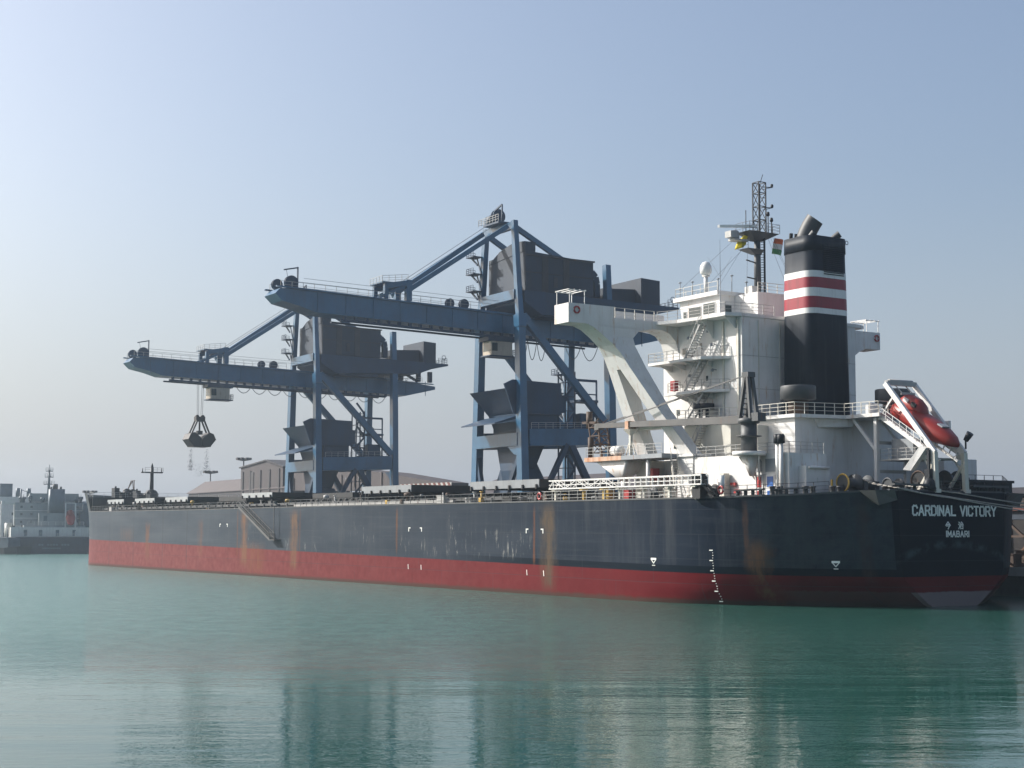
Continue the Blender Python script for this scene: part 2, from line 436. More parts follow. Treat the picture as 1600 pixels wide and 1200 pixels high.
DECKZ = [(0, 11.1), (2, 10.95), (5, 10.7), (9, 10.52), (15, 10.42), (22, 10.4), (60, 10.36), (100, 10.36), (150, 10.2), (210, 10.25), (238, 10.3)]
BOWT = [(0, 1.0), (5, 1.0), (10, .985), (14, .95), (18, .885), (22, .79), (26, .665), (30, .50), (34, .30), (36.5, .14), (38, 0.0)]
AFT = {11: [(0, 7.2), (1, 9.2), (3, 12.0), (5, 14.1), (8, 16.4), (12, 18.3), (16, 19.3), (22, 19.8)],
       4.2: [(0, 6.75), (1, 8.5), (3, 11.3), (5, 13.5), (8, 16.0), (12, 18.1), (16, 19.2), (22, 19.8)],
       3.0: [(0, 6.4), (1, 8.1), (3, 10.9), (5, 13.1), (8, 15.7), (12, 17.9), (16, 19.1), (22, 19.8)],
       1.7: [(0, 4.75), (1, 6.5), (3, 9.3), (5, 11.8), (8, 14.8), (12, 17.4), (16, 19), (22, 19.8)],
       .8: [(0, 3.5), (1, 5.1), (3, 8.0), (5, 10.6), (8, 13.9), (12, 16.8), (16, 18.7), (22, 19.8)],
       .2: [(0, 2.3), (1, 3.8), (3, 6.8), (5, 9.6), (8, 13.1), (12, 16.4), (16, 18.5), (22, 19.8)],
       -1.2: [(0, .3), (1, 1.6), (3, 4.6), (5, 7.6), (8, 11.6), (12, 15.6), (16, 18.1), (22, 19.8)]}
def half(s, z):
    ks = sorted(AFT)
    zz = min(max(z, ks[0]), ks[-1])
    if s < 22:
        for a, b in zip(ks[:-1], ks[1:]):
            if zz <= b:
                f = (zz - a) / (b - a)
                return interp(AFT[a], s) * (1 - f) + interp(AFT[b], s) * f
    return 19.8
SMAX = [(-6, 37), (-2, 36.2), (0, 35.2), (4, 34.8), (8, 36.2), (10.4, 38), (14, 41.5)]
def hullpt(s, z, top=False):
    if s > 200:
        u = (s - 200)
        fac = interp(SMAX, z) / 38.0
        full = 1 if z > 6 else 1
        return 200 + u * fac, 19.8 * interp(BOWT, u)
    return s, half(s, z)
stations = [0, .5, 1, 2, 3, 4, 5, 6.5, 8, 10, 12, 14, 16, 18, 20, 22, 26, 32, 40, 55, 70, 90, 110, 130, 150, 170, 190, 200, 203, 206, 208, 210, 212, 214, 216, 218, 220, 222, 224, 226, 228, 230, 232, 234, 235.3, 236.5, 237.4, 238]
zl = [-5, -2.5, -1.2, -.4, .2, .5, .8, 1.25, 1.7, 2.15, 2.6, 3.0, 3.6, 4.2, 6, 8, 9.4, None]
mb = MB()
for side in (1, -1):
    rings = []
    for s in stations:
        ring = []
        for z in zl:
            zz = interp(DECKZ, s) if z is None else z
            a, b = hullpt(s, zz); ring.append((a, side * b, zz))
        rings.append(ring)
    mb.loft(rings, False, True, closed=False)
# transom plate
ring = [(0, hullpt(0, (11.1 if z is None else z))[1], 11.1 if z is None else z) for z in zl]
mb.add(ring + [(x, -y, z) for x, y, z in ring], [(i, i + 1, len(ring) + i + 1, len(ring) + i) for i in range(len(ring) - 1)])
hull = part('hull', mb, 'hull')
# deck
mb = MB(); vs = []; fs = []
for s in stations:
    z = interp(DECKZ, s) - .06; a, b = hullpt(s, z); vs += [(a, b, z), (a, -b, z)]
fs = [(2 * i, 2 * i + 1, 2 * i + 3, 2 * i + 2) for i in range(len(stations) - 1)]
mb.add(vs, fs); part('main_deck', mb, 'brown')
# gunwale bar
for side in (1, -1):
    mb = MB(); pts = []
    for s in stations[:-12]:
        z = interp(DECKZ, s); a, b = hullpt(s, z); pts.append((a, side * (b - .03), z + .05))
    for p, q in zip(pts[:-1], pts[1:]): mb.beam(p, q, .16, .16)
    part('gunwale_bar', mb, 'dkgrey')
# quarter platforms at the stern corners
for side in (1, -1):
    mb = MB()
    lo = [(-.1, 7.3, 10.25), (.15, 9.4, 9.75), (1.2, 9.3, 10.1), (1.0, 7.6, 10.3)]
    hi = [(-.4, 7.9, 11.12), (-.05, 10.0, 11.1), (1.6, 10.4, 11.1), (1.2, 7.6, 11.12)]
    mb.hexa([(x, side * y, z) for x, y, z in lo], [(x, side * y, z) for x, y, z in hi])
    part('mooring_platform', mb, 'jib')

# ---- lettering (stroke font)
GL = {'C': (.62, [[(.62, .8), (.5, 1), (.14, 1), (0, .84), (0, .16), (.14, 0), (.5, 0), (.62, .2)]]),
      'A': (.66, [[(0, 0), (.33, 1), (.66, 0)], [(.14, .34), (.52, .34)]]),
      'R': (.62, [[(0, 0), (0, 1), (.46, 1), (.6, .86), (.6, .62), (.46, .48), (0, .48)], [(.36, .48), (.64, 0)]]),
      'D': (.62, [[(0, 0), (0, 1), (.42, 1), (.62, .8), (.62, .2), (.42, 0), (0, 0)]]),
      'I': (.0, [[(0, 0), (0, 1)]]),
      'N': (.58, [[(0, 0), (0, 1), (.58, 0), (.58, 1)]]),
      'L': (.5, [[(0, 1), (0, 0), (.52, 0)]]),
      'V': (.64, [[(0, 1), (.32, 0), (.64, 1)]]),
      'T': (.6, [[(0, 1), (.6, 1)], [(.3, 1), (.3, 0)]]),
      'O': (.62, [[(.14, 0), (0, .16), (0, .84), (.14, 1), (.48, 1), (.62, .84), (.62, .16), (.48, 0), (.14, 0)]]),
      'Y': (.64, [[(0, 1), (.32, .48), (.64, 1)], [(.32, .48), (.32, 0)]]),
      'M': (.74, [[(0, 0), (0, 1), (.37, .3), (.74, 1), (.74, 0)]]),
      'B': (.6, [[(0, 0), (0, 1), (.44, 1), (.58, .88), (.58, .64), (.46, .52), (0, .52)], [(.46, .52), (.6, .4), (.6, .14), (.46, 0), (0, 0)]]),
      'S': (.58, [[(.58, .84), (.46, 1), (.12, 1), (0, .86), (0, .66), (.12, .54), (.46, .48), (.58, .36), (.58, .14), (.46, 0), (.12, 0), (0, .16)]]),
      'P': (.6, [[(0, 0), (0, 1), (.46, 1), (.6, .86), (.6, .6), (.46, .46), (0, .46)]]),
      '8': (.56, [[(.12, .52), (0, .66), (0, .86), (.12, 1), (.44, 1), (.56, .86), (.56, .66), (.44, .52), (.12, .52), (0, .38), (0, .14), (.12, 0), (.44, 0), (.56, .14), (.56, .38), (.44, .52)]]),
      '6': (.56, [[(.5, .96), (.12, .9), (0, .6), (0, .14), (.12, 0), (.44, 0), (.56, .14), (.56, .4), (.44, .54), (.0, .5)]]),
      '4': (.56, [[(.42, 0), (.42, 1), (0, .3), (.56, .3)]]),
      '2': (.56, [[(0, .84), (.12, 1), (.44, 1), (.56, .86), (.56, .64), (0, 0), (.58, 0)]])}
KAN_IMA = [[(.5, 1), (.04, .52)], [(.5, 1), (.97, .52)], [(.34, .62), (.66, .62)], [(.16, .42), (.8, .42), (.52, .0)]]
KAN_JI = [[(.08, .98), (.24, .84)], [(.0, .68), (.18, .56)], [(.02, .04), (.24, .4)], [(.6, 1), (.42, .62), (.9, .68)], [(.78, .86), (.97, .58)], [(.42, .46), (.42, .02)], [(.42, .44), (.9, .44), (.9, .02)], [(.42, .06), (.9, .06)]]
def strokes(mb, lines, org, ux, uz, sx, sz, th, depth, nrm):
    for pl in lines:
        for a, b in zip(pl[:-1], pl[1:]):
            p = Vector(org) + Vector(ux) * a[0] * sx + Vector(uz) * a[1] * sz; q = Vector(org) + Vector(ux) * b[0] * sx + Vector(uz) * b[1] * sz
            d = (q - p).normalized(); p2, q2 = p - d * th * .5, q + d * th * .5
            mb.beam(p2, q2, th, depth, up=nrm)
def text(mb, s, org, ux, uz, h, width, th, depth, nrm, gap=.30, space=.62):
    tot = sum((GL[c][0] + gap if c != ' ' else space) for c in s) - gap
    k = width / tot; x = 0
    for c in s:
        if c == ' ': x += space; continue
        strokes(mb, GL[c][1], Vector(org) + Vector(ux) * x * k, ux, uz, k, h, th, depth, nrm); x += GL[c][0] + gap
mb = MB(); text(mb, 'CARDINAL VICTORY', (-.02, 5.28, 8.92), (0, -1, 0), (0, 0, 1), .84, 11.15, .17, .03, (1, 0, 0), gap=.26, space=.56)
part('ship_name_lettering', mb, 'lettering', hull)
mb = MB(); strokes(mb, KAN_IMA, (-.02, 1.02, 7.66), (0, -1, 0), (0, 0, 1), .64, .64, .09, .03, (1, 0, 0)); strokes(mb, KAN_JI, (-.02, -.72, 7.66), (0, -1, 0), (0, 0, 1), .64, .64, .085, .03, (1, 0, 0))
part('port_name_characters', mb, 'lettering', hull)
mb = MB(); text(mb, 'IMABARI', (-.02, .92, 6.94), (0, -1, 0), (0, 0, 1), .50, 3.0, .105, .03, (1, 0, 0), gap=.32)
part('port_name_lettering', mb, 'lettering', hull)
# draft marks: pairs of figures every half metre, following the hull side
mb = MB()
for i in range(22):
    z = 5.55 - i * .24
    if z < .75: break
    s0 = 12.8; a, b = hullpt(s0, z); a2, b2 = hullpt(s0 - .3, z)
    nrm = Vector((-(b - b2), .3, 0)).normalized(); ux = Vector((-.3, b2 - b, 0)).normalized()
    p = Vector((a, b, z)) + nrm * .02
    big = i % 4 == 0
    if i % 2: mb.beam(p, p + ux * .07, .06, .03, up=nrm)
    else: mb.beam(p - ux * (.34 if big else 0), p + ux * (.04 if big else .1), .09 if big else .07, .03, up=nrm)
part('draft_marks', mb, 'lettering', hull)
def side_mark(draw, s0, z0):
    mb = MB(); a, b = hullpt(s0, z0); a2, b2 = hullpt(s0 - .5, z0)
    ux = (Vector((a2, b2, 0)) - Vector((a, b, 0))).normalized(); nrm = Vector((-ux.y, ux.x, 0)); nrm = nrm if nrm.y > 0 else -nrm
    draw(mb, Vector((a, b, z0)) + nrm * .02, ux, nrm); return part('tug_mark', mb, 'lettering', hull)
def br(mb, p, ux, nrm):      # pair of corner brackets
    for k, sg in ((0, 1), (1, -1)):
        o = p + ux * (3.4 * k)
        mb.beam(o, o + Vector((0, 0, .5)), .13, .03, up=nrm); mb.beam(o + Vector((0, 0, .45)) - ux * .06 * sg, o + Vector((0, 0, .45)) + ux * .42 * sg, .13, .03, up=nrm)
for s0, z0 in ((70.9, 7.0), (43.2, 6.95), (136.5, 7.4)): side_mark(br, s0, z0)
def dash2(mb, p, ux, nrm):
    for k in (0, 1):
        o = p + ux * (3.4 * k); mb.beam(o, o + Vector((0, 0, .6)) - ux * .08, .1, .03, up=nrm)
for s0, z0 in ((70.9, 2.3), (43.0, 2.35)): side_mark(dash2, s0, z0)
def arrowm(mb, p, ux, nrm):
    mb.beam(p, p + ux * .75, .2, .03, up=nrm); mb.beam(p + ux * .1 - Vector((0, 0, .1)), p + ux * .38 - Vector((0, 0, .42)), .08, .03, up=nrm); mb.beam(p + ux * .66 - Vector((0, 0, .1)), p + ux * .38 - Vector((0, 0, .42)), .08, .03, up=nrm)
    mb.beam(p + ux * .18 - Vector((0, 0, .62)), p + ux * .6 - Vector((0, 0, .62)), .07, .03, up=nrm)
for s0, z0 in ((20.6, 4.6), (3.6, 4.6)): side_mark(arrowm, s0, z0)

# ---- forecastle
mb = MB()
rings = {z: [] for z in (10.3, 12, 14.15)}
fst = [210, 212, 214, 216, 218, 220, 222, 224, 226, 228, 230, 232, 234, 235.3, 236.5, 237.4, 238]
for side in (1, -1):
    rr = []
    for s in fst:
        r_ = []
        for z in (10.28, 11.4, 12.8, 14.1):
            a, b = hullpt(s, max(z, 10.4)); r_.append((a, side * b * (1 + .03 * max(0, z - 10.4) / 3.7 * (1 if s < 236 else 0)), z))
        rr.append(r_)
    mb.loft(rr, False, True, closed=False)
vs = []
for s in fst:
    a, b = hullpt(s, 14.1); vs += [(a, b - .05, 13.2), (a, -b + .05, 13.2)]
mb.add(vs, [(2 * i, 2 * i + 1, 2 * i + 3, 2 * i + 2) for i in range(len(fst) - 1)])
mb.box(209.6, 210, -19, 19.3, 10.3, 13.25)
fc = part('forecastle', mb, 'black')
mb = MB(); mb.rail([(210, 19.2, 13.2), (213.5, 18.9, 13.2)]); mb.rail([(209.8, 19.2, 13.2), (209.8, -19, 13.2)], step=2.2); part('railing', mb, 'galv', fc)
mb = MB()
mb.tube((222, 2.9, 13.2), (222, 2.9, 20.2), .5, 10, .34); mb.tube((222, 2.9, 20.2), (222, 2.9, 21), .3, 8, .1)
mb.box(220.6, 223.4, .9, 4.9, 18.9, 19.1); mb.beam((222, .6, 19), (222, 5.2, 19), .3); mb.rail([(220.6, .9, 19.1), (220.6, 4.9, 19.1)], .9, 2, 1.4); mb.lathe((222, 2.9, 13.2), [(1.5, 0), (1.5, 1.2), (1.0, 1.9), (.4, 2.1)], 12)
mb.tube((222, .8, 19.1), (222, .8, 20.0), .1, 6); mb.tube((222, 5, 19.1), (222, 5, 19.9), .1, 6)
part('foremast', mb, 'black', fc)
mb = MB()
for a in (0, 1):
    mb.tube((218 + a * 7, 8, 13.2), (223 + a * 2, 6.5, 17.2), .1, 5); mb.tube((226, 8 - a * 2.6, 13.2), (224, 6.5, 17.2), .1, 5)
mb.beam((222.5, 6.5, 17.2), (226, 6.2, 17.2), .14); mb.beam((219.5, 7.6, 14.8), (225, 7.4, 14.8), .1)
part('store_frame', mb, 'brown', fc)
random.seed(11)
for k in range(16):
    s, t = random.uniform(211.5, 231), random.uniform(2.5, 14)
    if abs(t) > 19.8 * interp(BOWT, s - 200) - 1.5: continue
    mb = MB(); h = random.uniform(.9, 2.1)
    if k % 3 == 0: mb.lathe((s, t, 13.2), [(.35, 0), (.35, h * .7), (.8, h * .7), (.7, h), (.1, h + .2)], 10)
    elif k % 3 == 1:
        mb.lathe((s, t - .9, 13.2 + h * .55), [(.5, 0), (.5, .15), (.3, .15), (.3, 1.6), (.5, 1.6), (.5, 1.8)], 10, 'y'); mb.box(s - .8, s + .8, t - .6, t + .6, 13.2, 13.2 + h * .4)
    else: mb.box(s - 1.1, s + 1.1, t - .5, t + .5, 13.2, 13.2 + h); mb.tube((s, t, 13.2 + h), (s, t, 13.6 + h), .2, 6)
    part(('ventilator', 'windlass', 'deck_locker')[k % 3], mb, 'black', fc)

# ---- hatches
HATCH = [(45, 60.4, 'open'), (75.7, 90.2, 'open'), (100.5, 114.5, 'dark'), (121.8, 134.3, 'open'), (141.5, 154, 'dark'), (159.9, 171.8, 'open'), (177.9, 189.4, 'open'), (196.5, 207.1, 'open')]
for i, (a, b, kind) in enumerate(HATCH):
    z0 = interp(DECKZ, a) - .05
    mb = MB(); mb.box(a - 1.2, b + 1.2, -11, 13.2, z0, 11.75)
    for k in range(8):
        s = a + (b - a) * k / 7; mb.hexa([(s - .06, 13.2, z0), (s + .06, 13.2, z0), (s + .06, 14.3, z0), (s - .06, 14.3, z0)], [(s - .06, 13.2, 11.7), (s + .06, 13.2, 11.7), (s + .06, 13.5, 11.7), (s - .06, 13.5, 11.7)])
    part('hatch_coaming', mb, 'deckdark')
    mb = MB(); zt = 13.05 if a < 120 else 12.85 if a < 150 else 12.7
    zb = 12.1 if a < 150 else 11.85
    hc = None
    if kind == 'open':
        mb.box(a, b, 6.0, 16.85, zb, zt); hc = part('hatch_cover', mb, 'deckdark')
        m2 = MB(); m2.box(a, b, 16.9, 17.0, zb, zt)
        part('side_plate', m2, 'hatch' if a < 100 else 'hatchlight', hc)
        nn = max(4, round((b - a) / 3.0))
        for k in range(nn + 1):
            s = a + .4 + (b - a - .8) * k / nn; m2 = MB(); m2.box(s - .13, s + .13, 17.01, 17.2, zb - .14, zb + .36); part('wheel_bracket', m2, 'deckdark', hc)
        for sg in (a + 1, b - 1): m2 = MB(); m2.beam((sg, 12, 11.6), (sg, 16.6, 11.5), .3, .3); m2.beam((sg, 16.4, z0), (sg, 16.4, 11.8), .2); part('cover_rail', m2, 'deckdark', hc)
    else:
        mb.box(a, b, -10.5, 13.4, 11.8, 12.55); part('hatch_cover', mb, 'deckdark', label='closed dark hatch cover')
    if i == 1:
        m2 = MB()
        for k in range(11): m2.hexa([(75.8 + k * 1.3, 11.0, 13.05), (76.4 + k * 1.3, 11.0, 13.05), (76.4 + k * 1.3, 11.05, 13.05), (75.8 + k * 1.3, 11.05, 13.05)], [(76.2 + k * 1.3, 11.0, 13.5), (76.8 + k * 1.3, 11.0, 13.5), (76.8 + k * 1.3, 11.05, 13.5), (76.2 + k * 1.3, 11.05, 13.5)])
        part('warning_stripes', m2, 'oxide', hc); m2 = MB(); m2.box(75.7, 90.2, 10.95, 10.99, 13.0, 13.5); part('warning_board', m2, 'galv', hc)

# ---- deck edge clutter: pipe runs, posts, vents, ladders along the port side
random.seed(5)
mb = MB()
for t, z, r in ((17.6, 10.9, .13), (17.2, 11.05, .1), (16.6, 10.8, .16)): mb.beam((41, t, z), (208, t, z - .1), r * 2)
for s in range(42, 208, 3): mb.box(s - .08, s + .08, 16.3, 17.9, 10.3, 11.0)
part('deck_pipes', mb, 'dkgrey')
mb = MB(); mb.beam((62, 18.3, 10.75), (110, 18.3, 10.65), .25, .3)
part('walkway_beam', mb, 'galv')
mats = ['brown', 'dkgrey', 'dkgrey', 'deckdark', 'yellow', 'galv', 'deckdark', 'brown']
for k in range(64):
    s = random.uniform(40, 208) if k > 20 else random.uniform(38, 98)
    t = random.uniform(14.6, 18.6); z0 = 10.28; h = random.uniform(.7, 2.0); mb = MB(); w = random.uniform(.15, .5)
    kind = k % 5
    if kind == 0: mb.lathe((s, t, z0), [(w * .6, 0), (w * .6, h * .7), (w * 1.2, h * .7), (w * 1.2, h * .95), (w * .4, h)], 10); nm = 'mushroom_vent'
    elif kind == 1: mb.beam((s, t, z0), (s, t, z0 + h), .14); mb.beam((s + 1.1, t, z0), (s + 1.1, t, z0 + h), .14); mb.beam((s, t, z0 + h), (s + 1.1, t, z0 + h), .12); mb.beam((s, t, z0 + h * .5), (s + 1.1, t, z0 + h * .5), .08); nm = 'pipe_stand'
    elif kind == 2: mb.box(s - w * 2, s + w * 2, t - .4, t + .4, z0, z0 + h * .7); mb.box(s - w * 2.2, s + w * 2.2, t - .45, t + .45, z0 + h * .7, z0 + h * .76); mb.tube((s, t, z0 + h * .7), (s, t, z0 + h), .08, 6); nm = 'deck_locker'
    elif kind == 3:
        for d in (-.45, .45): mb.lathe((s + d, t, z0), [(.28, 0), (.22, .1), (.22, .65), (.3, .7), (.3, .8)], 10)
        mb.box(s - .9, s + .9, t - .35, t + .35, z0, z0 + .08); nm = 'mooring_bitts'
    else: mb.tube((s, t, z0), (s, t, z0 + h), .11, 7); mb.torus((s, t, z0 + h), .22, .05, 'z', 12, 5); mb.box(s - .25, s + .25, t - .25, t + .25, z0 + .3, z0 + .8); nm = 'deck_valve'
    part(nm, mb, random.choice(mats))
# main deck railing, port and starboard
for side in (1, -1):
    for a, b in ((41, 62), (63, 111), (127, 165), (166, 209.5)) if side == 1 else ((30, 110), (110, 209.5)):
        mb = MB(); mb.rail([(a, side * 19.55, interp(DECKZ, a)), (b, side * 19.55, interp(DECKZ, b))], 1.1, 3, 2.0, .03); part('deck_railing', mb, 'dkgrey')
for a, b in ((27, 40), (14, 27)):
    mb = MB(); pts = []
    s = b
    while s >= a: pts.append((s, hullpt(s, 10.5)[1] - .25, interp(DECKZ, s))); s -= 3.25
    mb.rail(pts, 1.1, 3, 1.6, .03); part('deck_railing', mb, 'galv')
mb = MB(); pts = [(s, hullpt(s, 10.8)[1] - .25, interp(DECKZ, s)) for s in (14, 11, 8, 5.5, 3.5)]; mb.rail(pts, 1.1, 3, 1.5, .026); part('deck_railing', mb, 'dkgrey')
# fairlead seats on the quarter
for s0 in (10.7, 7.4):
    mb = MB(); a, b = hullpt(s0, 10.6); a2, b2 = hullpt(s0 - 2.6, 10.6); z = interp(DECKZ, s0) + .0
    p, q = Vector((a, b - .35, z)), Vector((a2, b2 - .35, z + .12))
    mb.beam(p + Vector((0, 0, .06)), q + Vector((0, 0, .06)), .8, .16); mb.beam(p + Vector((0, 0, .62)), q + Vector((0, 0, .62)), .7, .12)
    for f in (.1, .37, .63, .9): c = p.lerp(q, f); mb.tube(c, c + Vector((0, 0, .6)), .17, 8)
    part('fairlead', mb, 'dkgrey')

# ---- lattice boarding ladder stowed along the rail, port
mb = MB(); a, b, t0, t1, z0, z1 = 12.9, 39, 18.75, 19.55, 11.75, 12.62
for t in (t0, t1):
    for z in (z0, z0 + .42, z1): mb.beam((a, t, z), (b, t, z), .13 if z != z0 + .42 else .06)
    k = 0; s = a
    while s < b - .1:
        mb.beam((s, t, z0), (s, t, z1), .09)
        if s > 27: mb.beam((s, t, z0 if k % 2 else z1), (min(s + 2.2, b), t, z1 if k % 2 else z0), .07); s += 2.2
        else: s += .95
        k += 1
s = a
while s < b: mb.beam((s, t0, z0), (s, t1, z0), .06); s += 1.1
la = part('lattice_gangway', mb, 'white')
for s in (38.3, 33, 29.3, 26.5, 22.4, 18.3, 14.2):
    mb = MB(); mb.beam((s, 19.1, 10.35), (s, 19.1, 11.72), .28, .3); mb.box(s - .3, s + .3, 18.75, 19.5, 11.5, 11.72); part('gangway_post', mb, 'yellow' if s in (33, 29.3) else 'cream', la)
# accommodation ladder lowered down the port side
mb = MB(); p, q = Vector((126.2, 20.3, 10.5)), Vector((113.6, 20.3, 5.6))
for d in (-.42, .42):
    o = Vector((0, d, 0)); mb.beam(p + o, q + o, .12, .35); u = Vector((.35, 0, 1.0)); mb.beam(p + o + u, q + o + u, .08)
    mb.beam(p + o + u * .5, q + o + u * .5, .06)
    for k in range(12): c = p.lerp(q, k / 11) + o; mb.beam(c, c + u, .06)
for k in range(34): c = p.lerp(q, k / 33); mb.box(c.x - .14, c.x + .14, c.y - .4, c.y + .4, c.z, c.z + .05)
mb.box(111.6, 113.8, 19.85, 20.8, 5.45, 5.6); mb.rail([(113.6, 20.75, 5.6), (111.7, 20.75, 5.6)], 1.0, 2, 1)
al = part('accommodation_ladder', mb, 'jib')
mb = MB(); mb.beam((112.8, 20.4, 10.6), (112.8, 20.4, 6.5), .1); mb.beam((112.8, 20.4, 6.5), (112.0, 20.6, 5.6), .06); mb.beam((112.8, 19.3, 10.4), (112.8, 20.5, 11.2), .2); part('hoist_wire', mb, 'steelrope', al)

# ---- deckhouse (first tier)
dh = empty('deckhouse', None, None); dh.parent = ship
mb = MB(); zt = 14.75
mb.prism([(8.2, 8), (8.2, 12.8), (22.4, 12.8), (22.4, 10.6), (35, 10.6), (35, -10.6), (22.4, -10.6), (22.4, -12.8), (8.2, -12.8), (8.2, -8), (12.62, -8), (12.62, 8)], 2, 10.2, zt)
part('wall', mb, 'white', dh)
mb = MB(); mb.box(22.41, 25.0, 10.61, 12.9, 10.2, 14.9); mb.box(22.2, 25.2, 10.65, 13.1, 14.9, 15.15); part('leg_footing', mb, 'white', dh)
mb = MB(); mb.box(30.2, 32.8, 10.61, 12.4, 10.2, 14.75); part('leg_footing', mb, 'cream', dh)
mb = MB(); mb.box(25.05, 35.1, 10.62, 11.6, 12.95, 13.07); part('ledge', mb, 'white', dh)
mb = MB(); mb.box(29.6, 30.4, 11.7, 12.6, 12.6, 13.9); part('fire_locker', mb, 'redp', dh)
for s, w, h, c in ((12.45, .42, 1.35, 'redp'), (10.75, .42, 1.35, 'bluep')):
    mb = MB(); mb.box(s - .62, s + .62, 12.81, 12.9, 10.6, 12.75); d = part('door', mb, 'band', dh); mb = MB(); mb.box(s - w, s + w, 12.91, 12.95, 11.55, 12.55); part('door_panel', mb, c, dh)
    mb = MB(); mb.box(s - w, s + w, 12.91, 12.95, 10.75, 11.2); part('door_panel', mb, c, dh)
mb = MB(); mb.box(11.3, 11.9, 12.81, 12.86, 10.6, 12.8); part('door', mb, 'galv', dh)
mb = MB(); mb.prism([(12.0, 13.05), (13.1, 13.05), (13.1, 14.0), (12.85, 14.25), (12.25, 14.25), (12.0, 14.0)], 1, 12.81, 12.84); part('window', mb, 'grey', dh)
mb = MB(); mb.box(10.0, 11.5, 12.81, 12.84, 13.0, 14.25); part('window', mb, 'grey', dh)
for s in (9.35, 8.85):
    mb = MB(); mb.tube((s, 13.2, 10.4), (s, 13.2, 15.6), .2, 10); v = part('vent_pipe', mb, 'white', dh); mb = MB(); mb.lathe((s, 13.2, 15.6), [(.2, 0), (.38, .05), (.38, .75), (.25, .9)], 12); part('vent_head', mb, 'black', dh)
for s, z, c in ((18.0, 12.3, 'redp'), (16.1, 11.9, 'redp'), (15.6, 11.2, 'redp'), (27.3, 11.6, 'redp')):
    mb = MB(); mb.box(s - .35, s + .35, 12.81 if s < 22 else 10.62, 13.05 if s < 22 else 10.9, z - .18, z + .18); part('hose_box', mb, c, dh)
mb = MB(); mb.beam((17.0, 13.3, 10.4), (17.0, 13.3, 13.0), .7, .6); part('vent_trunk', mb, 'cream', dh)
mb = MB(); mb.box(7.2, 8.19, 8.6, 11.6, 10.4, 13.5); mb.tube((7.05, 8.8, 13.35), (7.05, 11.4, 13.35), .14, 8); mb.box(7.12, 7.19, 9.4, 10.2, 10.8, 12.4); part('store_locker', mb, 'white', dh)
mb = MB(); mb.rail([(8.4, 8.2, zt), (8.4, 12.6, zt), (22.2, 12.6, zt)], 1.05, 3, 1.5); part('railing', mb, 'galv', dh)
mb = MB(); mb.box(5.95, 6.0, 8.6, 9.9, 10.9, 11.7); mb.beam((5.98, 8.8, 10.6), (5.98, 8.8, 11), .06); mb.beam((5.98, 9.7, 10.6), (5.98, 9.7, 11), .06); part('notice_board', mb, 'band', dh)

# ---- engine casing
ec = empty('engine_casing', None, None); ec.parent = ship
mb = MB(); mb.box(12.6, 20.4, -8, 8, 14.7, 18.5); part('wall', mb, 'white', ec)
mb = MB(); mb.prism([(12.2, 8.4), (20.6, 8.4), (23.2, 10.2), (28.6, 10.2), (28.6, 8.02), (20.42, 8.02), (20.42, -8.4), (12.2, -8.4), (12.2, -2.9), (6.6, -2.9), (6.6, 2.6), (11.2, 2.6)], 2, 18.5, 18.85); part('deck_edge', mb, 'white', ec)
mb = MB(); mb.rail([(28.5, 10.1, 18.85), (23.2, 10.1, 18.85), (20.6, 8.3, 18.85), (12.3, 8.3, 18.85), (11.3, 2.6, 18.85), (6.8, 2.5, 18.85)], 1.15, 3, 1.25, .034); mb.rail([(6.8, 2.5, 18.85), (6.8, -2.8, 18.85), (12.3, -2.8, 18.85), (12.3, -8.2, 18.85)], 1.15, 3, 1.25, .034); part('railing', mb, 'cream', ec)
mb = MB(); mb.hexa([(12.59, 5.0, 17.6), (12.55, 1.2, 17.6), (12.55, .8, 18.45), (12.59, 5.6, 18.45)], [(12.45, 5.0, 17.7), (11.2, 1.6, 17.75), (11.2, 1.4, 18.48), (12.45, 5.6, 18.48)]); part('deck_bracket', mb, 'white', ec)
mb = MB(); mb.box(24.4, 26.4, 8.03, 8.1, 16.0, 17.6); part('ventilation_grille', mb, 'brown', ec)
mb = MB(); mb.box(20.42, 28, 8.0, 9.6, 14.76, 18.4); part('cable_trunk', mb, 'cream', ec)
mb = MB(); mb.box(16.5, 17.9, 8.02, 9.4, 14.8, 17.9); part('locker', mb, 'cream', ec)
# paired forced-draught heads on the casing deck
for s, t in ((13.7, 6.5), (11.2, -4.0)):
    mb = MB(); mb.tube((s, t, 18.85), (s, t, 20.5), 1.0, 20); mv = part('ventilator', mb, 'dkgrey' if t < 0 else 'brown', ec); mb = MB(); mb.lathe((s, t, 20.3), [(1.0, 0), (1.75, .12), (1.75, 1.35), (1.7, 1.45), (.2, 1.5)], 24); part('ventilator_head', mb, 'dkgrey', ec)
mb = MB(); mb.box(10.5, 10.9, -1.2, -.3, 18.85, 20.2); part('control_box', mb, 'white', ec); mb = MB(); mb.box(9.6, 10.0, .3, 1.0, 18.85, 19.9); part('control_box', mb, 'white', ec)
for s, t in ((24.6, 9.2), (25.6, 9.3)):
    mb = MB(); mb.tube((s, t, 18.85), (s, t, 20.0), .22, 8); mb.lathe((s, t, 20.0), [(.2, 0), (.75, .02), (.75, .6), (.3, .65)], 12); part('ventilator', mb, 'black', ec)

